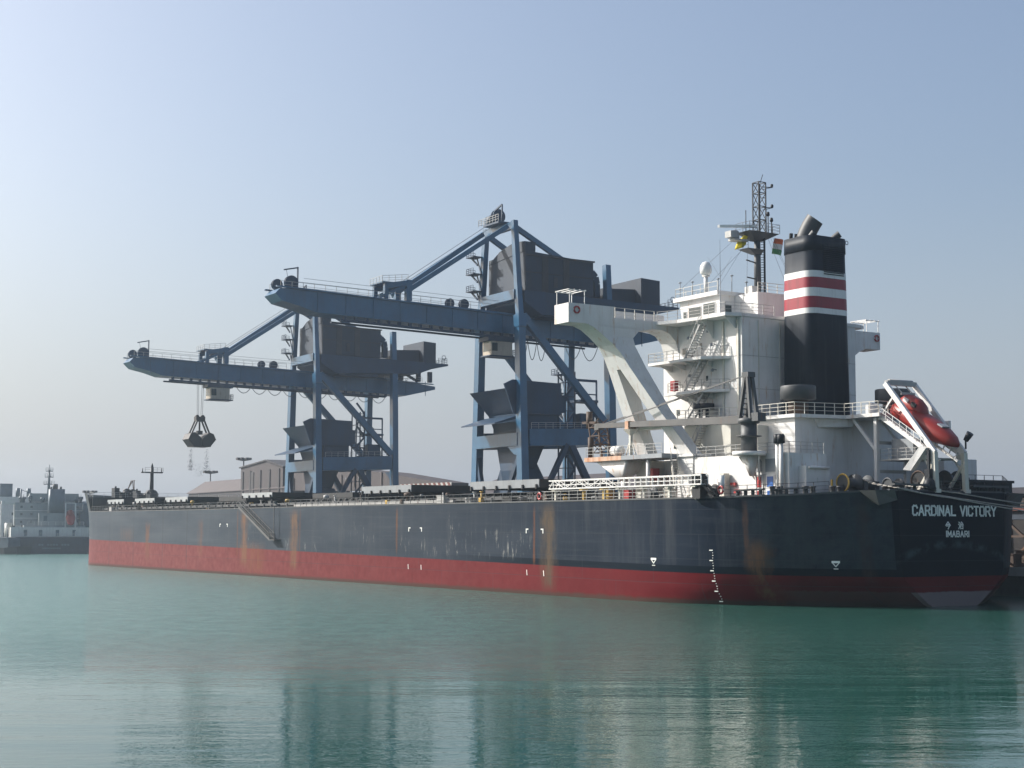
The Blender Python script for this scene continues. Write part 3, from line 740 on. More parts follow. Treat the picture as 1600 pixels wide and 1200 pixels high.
# ---- funnel
def rrect(cx, cy, hx, hy, r, z, n=6):
    ring = []
    for qx, qy, a0 in ((1, 1, 0), (-1, 1, 90), (-1, -1, 180), (1, -1, 270)):
        for i in range(n + 1):
            a = R(a0 + 90 * i / n); ring.append((cx + qx * (hx - r) + r * math.cos(a), cy + qy * (hy - r) + r * math.sin(a), z))
    return ring
FC = (17.6, 0.35)
FH = (2.25, 2.75)
def fring(z, out=0.0, r=1.15):
    k = 1 + (37.6 - z) * .0045
    return rrect(FC[0], FC[1], FH[0] * k + out, FH[1] * k + out, r, z)
fu = empty('funnel', None, None); fu.parent = ship
mb = MB(); mb.loft([fring(18.8), fring(28.0), fring(37.2)], True, True); part('casing', mb, 'funnel', fu)
mb = MB(); mb.loft([fring(36.2, .06), fring(37.75, .06), fring(37.75, -.1), fring(37.3, -.1)], True, True); part('top_rim', mb, 'funnel', fu)
for z0, z1, c in ((29.62, 30.2, 'band'), (30.2, 31.4, 'red'), (31.4, 32.3, 'band'), (32.3, 33.4, 'red'), (33.4, 34.08, 'band')):
    mb = MB(); mb.loft([fring(z0 + .002, .02), fring(z1 - .002, .02)], False, True); part('red_band' if c == 'red' else 'white_band', mb, c, fu)
mb = MB()
for k in range(16):
    z = 33.75 + k * .2; rr = FC[0] - FH[0] * 1.012
    mb.hexa([(rr - .10, -1.5, z), (rr, -1.5, z), (rr, 1.3, z), (rr - .10, 1.3, z)], [(rr - .02, -1.5, z + .12), (rr, -1.5, z + .12), (rr, 1.3, z + .12), (rr - .02, 1.3, z + .12)])
part('louvre', mb, 'funnel', fu)
def bent_pipe(mb, x, y, z, r, h, lean, n=16):
    """upright pipe leaning aft and up, cut at a slant"""
    rings = []
    for i in range(7):
        f = i / 6; c = Vector((x - lean[0] * f ** 1.6, y - lean[1] * f ** 1.6, z + h * f)); tilt = .5 + 1.2 * f
        d = Vector((-lean[0] * tilt, -lean[1] * tilt, h)).normalized(); a = d.cross(Vector((0, 1, 0))).normalized(); b = a.cross(d)
        rings.append([c + (a * math.cos(2 * math.pi * k / n) + b * math.sin(2 * math.pi * k / n)) * r for k in range(n)])
    mb.loft(rings, False, True)
    mb.loft([[p for p in rings[-1]], [rings[-1][k].lerp(sum(rings[-1], Vector()) / n, .12) for k in range(n)], [rings[-2][k].lerp(sum(rings[-2], Vector()) / n, .12) for k in range(n)], [rings[-4][k].lerp(sum(rings[-4], Vector()) / n, .12) for k in range(n)]], True, True)
mb = MB(); bent_pipe(mb, 18.3, 1.2, 37.2, .95, 2.75, (1.0, .7), 22); part('exhaust_pipe', mb, 'dkgrey', fu)
mb = MB(); bent_pipe(mb, 17.0, 1.7, 37.3, .36, 1.0, (.5, .3)); part('exhaust_pipe', mb, 'dkgrey', fu)
mb = MB(); bent_pipe(mb, 17.4, -1.4, 37.2, .38, 1.3, (1.0, .7)); part('exhaust_pipe', mb, 'dkgrey', fu)
for dt in (2.5, 1.8):
    mb = MB(); bent_pipe(mb, 18.9, dt, 37.3, .2, 1.15, (.1, .0), 10); part('exhaust_pipe', mb, 'black', fu)
mb = MB(); mb.torus((15.5, -2.2, 37.4), .2, .04, 'x', 12, 5); part('lifting_eye', mb, 'dkgrey', fu)

random.seed(31)
for k, (s0, t0, c, nm) in enumerate(((30.0, 15.5, 'deckdark', 'hose_reel'), (28.9, 16.2, 'redp', 'fire_box'), (26.6, 15.2, 'dkgrey', 'cable_drum'), (25.4, 17.2, 'cream', 'deck_locker'), (23.6, 15.0, 'cream', 'deck_locker'), (22.3, 16.4, 'dkgrey', 'pump'), (21.0, 17.0, 'cream', 'deck_locker'), (19.8, 15.6, 'galv', 'ladder_stand'), (18.2, 16.2, 'cream', 'pump'), (16.4, 16.4, 'deckdark', 'winch_unit'), (14.8, 16.8, 'deckdark', 'hose_reel'), (33.4, 16, 'deckdark', 'cable_drum'), (36, 15.2, 'dkgrey', 'pump'), (31.4, 17, 'yellow', 'deck_locker'))):
    mb = MB(); z = 10.3
    if nm in ('hose_reel', 'cable_drum'): mb.lathe((s0, t0 - .5, z + .8), [(.75, 0), (.75, .08), (.4, .1), (.4, .9), (.75, .92), (.75, 1.0)], 14, 'y'); mb.box(s0 - .2, s0 + .2, t0 - .6, t0 + .6, z, z + .5)
    elif nm == 'pump': mb.lathe((s0, t0, z), [(.5, 0), (.5, .2), (.32, .25), (.32, 1.0), (.45, 1.05), (.2, 1.4)], 12); mb.tube((s0, t0, z + .6), (s0 + 1.0, t0, z + .6), .14, 8); mb.tube((s0 + 1.0, t0, z), (s0 + 1.0, t0, z + .7), .14, 8)
    elif nm == 'ladder_stand':
        mb.beam((s0, t0, z), (s0 + .9, t0, z + 1.7), .07); mb.beam((s0, t0 + .5, z), (s0 + .9, t0 + .5, z + 1.7), .07)
        for q in range(5): mb.beam((s0 + .15 * q + .1, t0, z + .3 * q + .2), (s0 + .15 * q + .1, t0 + .5, z + .3 * q + .2), .05)
    else: mb.box(s0 - .45, s0 + .45, t0 - .4, t0 + .4, z, z + 1.15); mb.box(s0 - .5, s0 + .5, t0 - .45, t0 + .45, z + 1.15, z + 1.22); mb.beam((s0 - .3, t0 + .42, z + .6), (s0 + .3, t0 + .42, z + .6), .06)
    part(nm, mb, c)
mb = MB(); mb.box(13.4, 14.6, 18.4, 19.3, 10.4, 12.5); mb.beam((14.2, 19.3, 12.6), (12.2, 18.6, 10.5), .2); mb.beam((13.4, 19.3, 12.5), (11.9, 18.4, 10.6), .16); mb.box(13.2, 14.9, 18.6, 19.2, 12.5, 12.75); part('gangway_hoist', mb, 'deckdark')
mb = MB(); mb.loft([[(12.3 + .35 * math.cos(a * 1.047), 17.6 + .3 * math.sin(a * 1.047), z) for a in range(6)] for z in (11.3, 11.8, 12.6)], True, True); part('canvas_cover', mb, 'band')
for s0, s1, z0, z1 in ((26.2, 26.9, 12.0, 13.6), (25.2, 25.7, 12.0, 13.6), (33.6, 34.3, 10.6, 12.5), (28.0, 28.4, 13.4, 13.9)):
    mb = MB(); n_ = 8; mb.prism([(s0, z0), (s1, z0), (s1, z1 - .3), (s1 - .12, z1 - .08), ((s0 + s1) / 2, z1), (s0 + .12, z1 - .08), (s0, z1 - .3)], 1, 10.61, 10.66); part('doorway', mb, 'grey', dh)

# ---- accommodation block
ab = empty('accommodation_block', None, None); ab.parent = ship
mb = MB(); mb.box(20.4, 33.6, -8, 8, 14.7, 29.45); part('wall', mb, 'white', ab)
mb = MB()
for z in (18.7, 22.0, 25.4): mb.box(20.36, 20.4, -8, 8, z, z + .05); mb.box(20.4, 33.6, 8, 8.03, z, z + .05)
part('deck_seam', mb, 'galv', ab)
mb = MB()
for s, t in ((20.9, 8.06), (23.3, 8.06)): mb.beam((s, t, 14.8), (s, t, 29.2), .22)
for t in (2.9, -3.2, 5.8): mb.beam((20.33, t, 18.8), (20.33, t, 29.2), .09)
part('pipe', mb, 'cream', ab)
# balconies on the port side
for (a, b, z, out) in ((24.3, 33.4, 25.5, 10.3), (24.5, 30.2, 22.05, 10.1)):
    mb = MB(); mb.prism([(a - 2.2, 8.02), (a, out), (b, out), (b + (.2 if z > 24 else 0), 8.02)], 2, z - .28, z)
    for k in range(4): s = a + (b - a) * (k + .4) / 4; mb.hexa([(s - .05, 8.02, z - .9), (s + .05, 8.02, z - .9), (s + .05, 8.2, z - .9), (s - .05, 8.2, z - .9)], [(s - .05, 8.02, z - .29), (s + .05, 8.02, z - .29), (s + .05, out - .2, z - .29), (s - .05, out - .2, z - .29)])
    part('balcony', mb, 'white', ab)
    mb = MB(); mb.rail([(b, 8.1, z), (b, out - .05, z), (a + 3.6, out - .05, z)], 1.05, 3, 1.1); mb.rail([(a + 2.4, out - .05, z), (a, out - .05, z), (a - 2.1, 8.1, z)], 1.05, 3, 1.1); part('railing', mb, 'galv', ab)
for p, q in (((27.5, 9.5, 25.5), (24.9, 9.5, 28.95)), ((27.8, 9.3, 22.05), (24.8, 9.3, 25.4)), ((27.6, 9.2, 18.85), (24.5, 9.2, 22.0)), ((26.6, 9.9, 14.9), (24.0, 9.9, 18.5))):
    mb = MB(); mb.stair(p, q, .85); part('stair', mb, 'galv', ab)
for (s0, s1, z0, z1) in ((29.2, 30.2, 26.35, 27.0), (26.9, 27.25, 27.0, 27.3), (25.9, 26.2, 23.2, 23.7), (27.6, 27.9, 23.2, 23.55), (31.3, 31.8, 16.2, 16.9), (26.8, 27.1, 26.6, 26.8), (30.8, 31.3, 19.8, 20.4), (29.4, 29.8, 16.2, 16.8)):
    mb = MB(); mb.box(s0, s1, 8.02, 8.06, z0, z1); part('window', mb, 'glass', ab)
for s, z in ((29.6, 23.0),): 
    mb = MB(); mb.box(s - .4, s + .4, 9.4, 9.9, z - .75, z + .35); part('hose_box', mb, 'redp', ab)
for s, z in ((25.2, 28.4), (24.6, 26.9), (28.5, 28.0), (24.5, 24.2), (28.3, 23.9), (25, 20.5), (27.5, 20.8)):
    mb = MB(); mb.beam((s, 8.02, z), (s, 8.6, z + .1), .08); mb.lathe((s, 8.6, z - .2), [(.08, 0), (.18, .02), (.12, .28), (.05, .32)], 8); part('deck_lamp', mb, 'grey', ab)
for t, z in ((-.8, 31), (-1.0, 27.7), (-1.1, 24.4)):
    mb = MB(); mb.lathe((20.3, t, z), [(.1, 0), (.16, .03), (.1, .25)], 8); mb.beam((20.4, t, z + .2), (20.25, t, z + .2), .06); part('deck_lamp', mb, 'brown', ab)
# bridge deck slab with the swept-out edges
mb = MB(); mb.prism([(33.55, 9), (33.55, -9), (30.92, -11.2), (28.4, -10.2), (25, -9.8), (20.9, -9.8), (20.3, -8.1), (20.3, 8.1), (20.9, 9.8), (25, 9.8), (28.4, 10.2), (30.92, 11.2)], 2, 29.46, 29.82); part('bridge_deck', mb, 'white', ab)
mb = MB(); mb.hexa([(21.2, 8.02, 28.3), (21.3, 8.02, 28.3), (21.3, 8.2, 28.3), (21.2, 8.2, 28.3)], [(21.2, 8.02, 29.45), (21.3, 8.02, 29.45), (21.3, 9.6, 29.45), (21.2, 9.6, 29.45)]); part('deck_bracket', mb, 'white', ab); mb = MB(); mb.hexa([(24.9, 8.02, 27.6), (25.0, 8.02, 27.6), (25.0, 8.2, 27.6), (24.9, 8.2, 27.6)], [(24.9, 8.02, 29.45), (25.0, 8.02, 29.45), (25.0, 9.6, 29.45), (24.9, 9.6, 29.45)]); part('deck_bracket', mb, 'white', ab)
mb = MB(); mb.rail([(30.8, 11.0, 29.82), (28.4, 10.1, 29.82), (25, 9.7, 29.82), (21, 9.7, 29.82), (20.4, 8.1, 29.82), (20.4, 3.6, 29.82)], 1.05, 3, 1.4); part('railing', mb, 'galv', ab)

# ---- wheelhouse
wh = empty('wheelhouse', None, None); wh.parent = ship
mb = MB(); mb.hexa([(26.8, -5.6, 29.83), (33.2, -5.6, 29.83), (33.2, 5.6, 29.83), (26.8, 5.6, 29.83)], [(26.8, -5.6, 32.7), (33.75, -5.6, 32.7), (33.75, 5.6, 32.7), (26.8, 5.6, 32.7)]); part('wall', mb, 'white', wh)
mb = MB(); mb.box(26.6, 34.3, -6.1, 6.1, 32.7, 33.15); part('roof', mb, 'white', wh)
mb = MB(); mb.box(23.0, 26.79, -3.5, 3.5, 29.83, 32.75); part('rear_casing', mb, 'white', wh)
for a, b, z0, z1 in ((30.0, 32.0, 30.75, 31.85), (27.6, 29.5, 30.85, 32.0), (32.5, 33.0, 30.7, 31.5)):
    mb = MB(); mb.box(a - .1, b + .1, 5.61, 5.65, z0 - .1, z1 + .1); wf = part('window', mb, 'band', wh); mb = MB(); mb.box(a, b, 5.66, 5.69, z0, z1); part('pane', mb, 'glass', wh)
mb = MB(); mb.box(26.74, 26.79, 4.0, 4.9, 30.7, 31.7); part('window', mb, 'glass', wh)
mb = MB(); mb.box(29.9, 30.6, 6.4, 6.9, 29.85, 30.5); part('flag_locker', mb, 'redp', wh)
mb = MB(); mb.rail([(26.8, 5.9, 33.15), (34.1, 5.9, 33.15), (34.1, -5.9, 33.15)], 1.05, 2, 1.4, .024); mb.rail([(23.1, 3.4, 32.75), (23.1, -3.4, 32.75)], 1.05, 3, 1.3, .03); part('railing', mb, 'cream', wh)
mb = MB(); mb.box(24.4, 25.6, 2.2, 3.1, 32.76, 33.6); part('signal_locker', mb, 'white', wh)
for s, t, h in ((33.4, 5.8, 2.1), (31.2, 5.8, 1.9), (27.5, 5.2, 1.8), (26.9, 3.8, 2.2), (25.2, 3.2, 1.3), (24.0, 1.9, 1.1)):
    mb = MB(); mb.tube((s, t, 32.7), (s, t, 32.7 + h), .05, 6); mb.lathe((s, t, 32.7 + h), [(.05, 0), (.22, .05), (.1, .16)], 8); part('antenna', mb, 'grey', wh)
mb = MB(); mb.tube((26.2, 6.0, 29.85), (26.2, 6.0, 34.6), .06, 6, .045); mb.tube((26.2, 6.0, 34.6), (26.2, 6.0, 38.6), .035, 5, .015); mb.tube((26.2, 6.0, 34.5), (27.6, 6.6, 36.9), .02, 4, .01); mb.tube((26.2, 6.0, 34.5), (25.2, 5.2, 36.7), .02, 4, .01); part('whip_antenna', mb, 'grey', wh)
mb = MB(); mb.tube((29.6, 5.2, 33.15), (29.6, 5.2, 35.2), .22, 10); mb.box(29.3, 29.9, 4.9, 5.5, 35.1, 35.3); sp = part('satellite_dome_post', mb, 'white', wh)
mb = MB(); mb.lathe((29.6, 5.2, 35.3), [(.4, 0), (.62, .2), (.66, .6), (.6, 1.0), (.38, 1.35), (.1, 1.48)], 16); part('satellite_dome', mb, 'band', wh)

# ---- radar mast
rm = empty('radar_mast', None, None); rm.parent = ship
ms, mt = 26.4, .55
mb = MB(); mb.tube((ms, mt, 32.4), (ms, mt, 40.2), .42, 12, .34); part('mast_column', mb, 'dkgrey', rm)
mb = MB(); mb.beam((ms - .6, mt - .5, 32.8), (ms - .6, mt - .5, 39.6), .16); 
for k in range(24): mb.beam((ms - .6, mt - .5, 33 + k * .28), (ms - .35, mt - .2, 33 + k * .28), .06)
part('mast_ladder', mb, 'black', rm)
mb = MB(); mb.hexa([(ms - .4, mt - .5, 39.0), (ms + .4, mt - .5, 39.0), (ms + .4, mt + .7, 39.0), (ms - .4, mt + .7, 39.0)], [(ms - 1.1, mt - 2.3, 39.9), (ms + 1.2, mt - 2.3, 39.9), (ms + 1.2, mt + 2.0, 39.9), (ms - 1.1, mt + 2.0, 39.9)]); mb.rail([(ms + 1.2, mt + 2, 39.9), (ms - 1.1, mt + 2, 39.9), (ms - 1.1, mt - 2.3, 39.9), (ms + 1.2, mt - 2.3, 39.9)], 1.0, 3, 1.0, .022); part('mast_platform', mb, 'dkgrey', rm)
mb = MB(); mb.hexa([(ms - .3, mt - .3, 37.5), (ms + .3, mt - .3, 37.5), (ms + .3, mt + .6, 37.5), (ms - .3, mt + .6, 37.5)], [(ms - .8, mt - .3, 38.0), (ms + .9, mt - .3, 38.0), (ms + .9, mt + 2.0, 38.0), (ms - .8, mt + 2.0, 38.0)]); mb.rail([(ms + .9, mt + 2, 38), (ms - .8, mt + 2, 38)], 1.0, 3, .8, .022); part('mast_platform', mb, 'dkgrey', rm)
mb = MB(); hw = .5
for z0 in (39.9, 41.4, 42.9, 44.4):
    z1 = z0 + 1.5 if z0 < 44 else 45.6
    for i, j in ((-1, -1), (1, -1), (1, 1), (-1, 1)): mb.beam((ms + i * hw, mt - .35 + j * hw, z0), (ms + i * hw, mt - .35 + j * hw, z1), .11)
    for a, b in (((-1, -1), (1, -1)), ((1, -1), (1, 1)), ((1, 1), (-1, 1)), ((-1, 1), (-1, -1))):
        mb.beam((ms + a[0] * hw, mt - .35 + a[1] * hw, z1), (ms + b[0] * hw, mt - .35 + b[1] * hw, z1), .08)
        mb.beam((ms + a[0] * hw, mt - .35 + a[1] * hw, z0), (ms + b[0] * hw, mt - .35 + b[1] * hw, z1), .06)
part('mast_lattice', mb, 'black', rm)
mb = MB()
for z in (45.2, 42.9): mb.beam((ms, mt - .8, z), (ms, mt - 2.2, z + .1), .09); mb.beam((ms, mt - .8, z - .3), (ms, mt - 2.2, z + .1), .06); mb.lathe((ms, mt - 2.2, z + .1), [(.12, 0), (.16, .1), (.16, .35), (.05, .4)], 8)
for z in (44, 41.4): mb.beam((ms, mt - .8, z), (ms, mt - 1.3, z), .08)
for t, h in ((-1.6, 1.6), (-2.1, 1.0)): mb.tube((ms, mt + t, 39.9), (ms, mt + t, 40.4 + h), .06, 6); mb.lathe((ms, mt + t, 40.4 + h), [(.1, 0), (.2, .1), (.16, .45), (.05, .5)], 8)
mb.tube((ms, mt + 1.6, 39.9), (ms, mt + 1.6, 42.3), .05, 6); mb.tube((ms, mt - .5, 45.6), (ms, mt - .9, 46.6), .04, 5)
mb.beam((ms, mt + .3, 36.6), (ms, mt + 1.6, 36.8), .12); mb.beam((ms, mt + .3, 34.8), (ms, mt + 1.5, 34.9), .12)
part('mast_lights', mb, 'black', rm)
mb = MB(); mb.lathe((ms + .3, mt + 2.9, 39.0), [(.35, 0), (.5, .2), (.45, .8), (.2, 1.0)], 12); mb.box(ms - .3, ms + .9, mt + 1.5, mt + 3.4, 38.8, 39.0); mb.box(ms - .2, ms + .8, mt + 3.0, mt + 3.9, 39.1, 39.8); rs = part('radar_pedestal', mb, 'galv', rm)
mb = MB(); mb.hexa([(ms + 1.2, mt + 4.3, 40.3), (ms + 1.45, mt + 4.4, 40.3), (ms - .7, mt + .9, 40.3), (ms - .95, mt + 1.0, 40.3)], [(ms + 1.2, mt + 4.3, 40.6), (ms + 1.45, mt + 4.4, 40.6), (ms - .7, mt + .9, 40.6), (ms - .95, mt + 1.0, 40.6)]); part('radar_scanner', mb, 'band', rm)
mb = MB()
for p, q in (((ms + .5, mt + 1.9, 37.9), (28.6, 4.8, 33.2)), ((ms + .5, mt + 1.8, 37.9), (30.5, 5.5, 33.2)), ((ms, mt + 2.0, 39.9), (33.6, 5.8, 34)), ((ms, mt - 2.2, 39.8), (23.2, -2.4, 33)), ((ms, mt - 1.4, 39.8), (23.2, -1.2, 33)), ((ms, mt - 1.8, 39.8), (24, -3.3, 33)), ((ms, mt + 1.4, 37.9), (ms, mt + 1.6, 33))): mb.beam(p, q, .022)
part('mast_stay', mb, 'steelrope', rm)

# ---- bridge wings with their splayed support frames
for side in (1, -1):
    S = lambda p: (p[0], p[1] * side, p[2])
    bw = empty('bridge_wing', None, None); bw.parent = ship
    mb = MB()
    # girder: deep box with a filleted underside, aft face s=30.9, fore face s=33.55
    prof = [(22.5, 28.95), (20.3, 28.95), (13.6, 28.78), (12.9, 28.9), (12.0, 29.0), (10.2, 28.95), (9.2, 28.6), (8.4, 27.8), (8.02, 26.6), (8.02, 29.83), (22.5, 29.83)]
    mb.prism([(side * t, z) for t, z in prof], 0, 30.9, 33.55)
    part('girder', mb, 'white', bw)
    mb = MB()
    def bwall(a, b): mb.box(min(a[0], b[0]), max(a[0], b[0]), min(a[1] * side, b[1] * side), max(a[1] * side, b[1] * side), 29.83, 31.0)
    bwall((30.9, 16.6), (30.98, 22.5)); bwall((33.47, 8), (33.55, 22.5)); bwall((30.98, 22.42), (33.47, 22.5)); part('bulwark', mb, 'white', bw)
    mb = MB()
    for s in (31.0, 33.4):
        for t in (20.4, 22.3): mb.beam((s, side * t, 31), (s, side * t, 32.35), .07)
        mb.beam((s, side * 20.2, 32.4), (s, side * 22.5, 32.4), .09)
    for t in (20.3, 21, 21.7, 22.4): mb.beam((30.9, side * t, 32.45), (33.5, side * t, 32.45), .08)
    part('awning_frame', mb, 'white', bw)
    mb = MB(); mb.rail([(30.95, side * 16.5, 29.83), (30.95, side * 11.3, 29.83)], 1.1, 3, 1.3, .03); part('railing', mb, 'cream', bw)
    # support: fan plate under the girder, then two legs
    mb = MB()
    def ring(sa, sf, to, ti, z): return [S((sa, to, z)), S((sf, to, z)), S((sf, ti, z)), S((sa, ti, z))]
    mb.loft([ring(30.9, 33.5, 20.2, 11.6, 28.95), ring(30.9, 33.5, 19.2, 13.4, 28.6), ring(30.85, 33.5, 18.0, 14.2, 27.8), ring(30.6, 33.5, 16.9, 14.1, 26.9), ring(30.1, 33.45, 16.2, 13.8, 25.8), ring(29.5, 33.4, 15.6, 13.4, 24.4)])
    part('support_frame', mb, 'white', bw)
    mb = MB(); mb.loft([ring(31.9, 33.4, 15.6, 13.4, 24.42), ring(31.5, 33.2, 14.0, 12.3, 20), ring(30.7, 32.6, 12.2, 10.9, 15.0)]); part('support_leg', mb, 'white', bw)
    mb = MB(); mb.loft([ring(29.5, 31.3, 15.6, 13.4, 24.42), ring(26.9, 28.7, 13.9, 12.3, 20), ring(23.2, 25.0, 12.2, 10.9, 15.0)]); part('support_leg', mb, 'white', bw)
    mb = MB(); mb.hexa([S((26.2, 13.2, 18.0)), S((31.4, 13.2, 18.0)), S((31.4, 12.0, 18.0)), S((26.2, 12.0, 18.0))], [S((26.6, 13.5, 18.9)), S((31.5, 13.5, 18.9)), S((31.5, 12.3, 18.9)), S((26.6, 12.3, 18.9))]); part('support_tie', mb, 'cream', bw)

# ---- provision crane, port
cr = empty('deck_crane', None, None); cr.parent = ship
cs, ctt = 12.5, 14.0
mb = MB(); mb.lathe((cs, ctt, 14.55), [(1.6, 0), (1.6, .4)], 20); mb.loft([rrect(cs, ctt - .4, .25, .25, .2, 12.6), rrect(cs, ctt, .8, .8, .6, 14.54)], True, True)
for a in (-1, 1): mb.beam((cs + a * .3, ctt - 1.0, 12.3), (cs + a * 1.4, ctt, 14.5), .16)
mb.beam((cs, 13.1, 10.5), (cs, 13.2, 13), .12); part('crane_seat', mb, 'white', cr)
mb = MB(); mb.tube((cs, ctt, 14.95), (cs, ctt, 17.6), .78, 18); mb.lathe((cs, ctt, 16.3), [(.78, 0), (1.25, .1), (1.25, .16), (.78, .2)], 14); part('pedestal', mb, 'dkgrey', cr)
mb = MB(); mb.lathe((cs, ctt, 17.6), [(.8, 0), (1.05, .1), (1.05, .5), (.6, .6)], 16); mb.box(cs - 1.9, cs - .8, ctt - .5, ctt + .5, 17.8, 18.6)
for d in (-.42, .42):
    mb.beam((cs + .9, ctt + d, 18), (cs + .1, ctt + d * .6, 22.3), .34, .28); mb.beam((cs - .8, ctt + d, 18), (cs - .2, ctt + d * .6, 22.3), .34, .28)
for k in range(7): mb.beam((cs + .75 - k * .1, ctt - .4, 18.6 + k * .5), (cs + .75 - k * .1, ctt + .4, 18.6 + k * .5), .1)
mb.box(cs - .5, cs + .45, ctt - .45, ctt + .45, 22.1, 22.6); part('slewing_post', mb, 'dkgrey', cr)
mb = MB()
for d in (-.35, .35): mb.beam((cs + .6, ctt + d, 18.05), (37.3, ctt + d * .55, 18.75), .3, .78, h2=.5)
for k in range(9): s = 14.5 + k * 2.8; mb.beam((s, ctt - .35, 18.2 + k * .05), (s, ctt + .35, 18.2 + k * .05), .2)
mb.box(37.1, 37.9, ctt - .35, ctt + .35, 18.3, 19.0); part('jib', mb, 'jib', cr)
mb = MB(); mb.beam((cs, ctt - .3, 22.5), (36.5, ctt - .2, 19.0), .1); mb.beam((cs, ctt + .3, 22.3), (35.2, ctt + .2, 18.9), .1); part('luffing_wire', mb, 'steelrope', cr)
# ---- crane rest / raft platform
rp = empty('rest_platform', None, None); rp.parent = ship
mb = MB(); mb.box(24.9, 31.98, 11.0, 15, 14.8, 15.25); part('platform', mb, 'grey', rp); mb = MB(); mb.tube((33.4, 13.6, 10.3), (33.4, 13.6, 13.2), .33, 12); mb.loft([rrect(33.4, 13.6, .34, .34, .3, 12.6), rrect(34.4, 13.0, 2.9, 1.7, .3, 14.78)], True, True); mb.tube((28.0, 14.4, 10.3), (28.0, 14.4, 14.8), .22, 10); part('platform_post', mb, 'white', rp)
mb = MB(); mb.box(32.0, 38.9, 11.0, 15, 14.79, 15.26); part('platform_edge', mb, 'rusty_white', rp)
mb = MB(); mb.rail([(38.7, 14.9, 15.26), (25, 14.9, 15.26)], 1.05, 3, 1.4); part('railing', mb, 'galv', rp)
mb = MB(); mb.beam((31.6, 14, 15.25), (31.6, 14, 17.6), .3); mb.beam((30.7, 14, 15.25), (31.6, 14, 17.2), .1); mb.beam((32.5, 14, 15.25), (31.6, 14, 17.2), .1); mb.hexa([(31.45, 13.8, 17.5), (31.75, 13.8, 17.5), (31.75, 14.2, 17.5), (31.45, 14.2, 17.5)], [(31.0, 13.4, 18.1), (32.2, 13.4, 18.1), (32.2, 14.6, 18.1), (31.0, 14.6, 18.1)]); part('jib_rest', mb, 'cream', rp)
mb = MB(); mb.box(31.4, 32.0, 13.5, 14.5, 18.11, 18.95); part('rest_clamp', mb, 'rusty_white', rp)
mb = MB()
for i, j in ((0, 0), (1, 0), (1, 1), (0, 1)): mb.beam((37.0 + i * 1.5, 12.8 + j * 1.3, 15.26), (37.6 + i * 1.9, 12.9 + j * 1.1, 19.2), .15)
for k in range(4):
    z = 15.8 + k * .95; s0 = 37.0 + .15 * k
    for a, b in (((0, 0), (1, 0)), ((1, 0), (1, 1)), ((1, 1), (0, 1)), ((0, 1), (0, 0))): mb.beam((s0 + a[0] * (1.5 + .1 * k), 12.8 + a[1] * 1.25, z), (s0 + b[0] * (1.5 + .1 * k), 12.8 + b[1] * 1.25, z + .02), .1); mb.beam((s0 + a[0] * 1.5, 12.8 + a[1] * 1.25, z), (s0 + b[0] * 1.5, 12.8 + b[1] * 1.25, z + .95), .08)
mb.tube((39.9, 13.6, 18.6), (39.9, 13.6, 20.5), .36, 12); mb.beam((38.5, 13.6, 19.2), (41, 13.6, 19.3), .5, .25); mb.tube((38.2, 14.6, 15.3), (38.2, 14.6, 17.5), .32, 10); part('davit_lattice', mb, 'brown', rp)
mb = MB(); mb.stair((25.0, 13.4, 14.9), (22.6, 14.6, 10.6), .8); part('stair', mb, 'cream', rp)

# ---- lifeboat ramp, aft
lr = empty('lifeboat_ramp', None, None); lr.parent = ship
RP = lambda f, t, dz=0: (6.9 - 6.6 * f, t, 18.5 - 4.0 * f + dz)       # slideway under the boat
for t in (2.0, -2.0):
    mb = MB(); mb.beam((6.3, t, 21.7), (.2, t, 14.75), .34, .5); part('launch_arm', mb, 'white', lr)
    mb = MB(); mb.beam(RP(0, t), RP(1, t), .3, .45); mb.beam(RP(0, t * .6, -.5), RP(1, t * .6, -.5), .2, .2)
    for k in range(9): mb.beam(RP(k / 9, t * 1.05, .2), RP(k / 9 + .05, t * .6, -.5), .09)
    mb.rail([RP(0, t * 1.15, .2), RP(.8, t * 1.15, .2)], .8, 2, 1.1, .03); part('slideway', mb, 'white', lr)
    mb = MB(); mb.beam((.15, t, 11.1), (.25, t, 14.8), .48, .4); mb.beam((2.4, t, 11.1), (.5, t, 13.6), .26); mb.box(-.2, .6, t - .3, t + .3, 11.0, 11.35); mb.beam((.2, t, 14.5), (1.6, t, 14.3), .35, .4); mb.beam((1.5, t, 14.3), (.4, t, 12.8), .2); part('ramp_leg', mb, 'cream', lr)
    mb = MB(); mb.beam((7.6, t, 11.1), (7.6, t, 18.4), .38); mb.beam((7.6, t, 15.2), (10.6, t, 18.4), .3); mb.beam((7.2, t, 18.2), (5.2, t, 20.4), .18); part('ramp_post', mb, 'white', lr)
mb = MB(); mb.beam((6.2, 2, 21.75), (6.2, -2, 21.75), .4, .45); mb.tube((6.25, 1.6, 21.95), (6.25, -1.6, 21.95), .2, 8); mb.beam((5.3, .9, 20.7), (5.3, -.9, 20.7), .22); mb.beam((6.2, .7, 21.5), (5.3, .7, 20.7), .08); mb.beam((6.2, -.7, 21.5), (5.3, -.7, 20.7), .08); mb.beam((5.3, -.8, 20.7), (5.0, -.8, 19.4), .1); part('hoist_beam', mb, 'galv', lr)
mb = MB(); mb.beam((7.6, 2, 13.2), (7.6, -2, 13.2), .3); mb.beam((7.6, 2, 16), (7.6, -2, 16), .3); mb.box(1.5, 7.6, -2.6, 1.8, 14.2, 14.35); mb.rail([(7.4, 1.7, 14.35), (1.8, 1.7, 14.35)], 1.0, 3, 1.2); part('boarding_deck', mb, 'galv', lr)
mb = MB(); mb.box(4.0, 6.8, -2.4, .8, 14.36, 16.3); mb.box(3.98, 4.0, -2.0, .4, 15.2, 16.0); part('muster_shelter', mb, 'grey', lr)
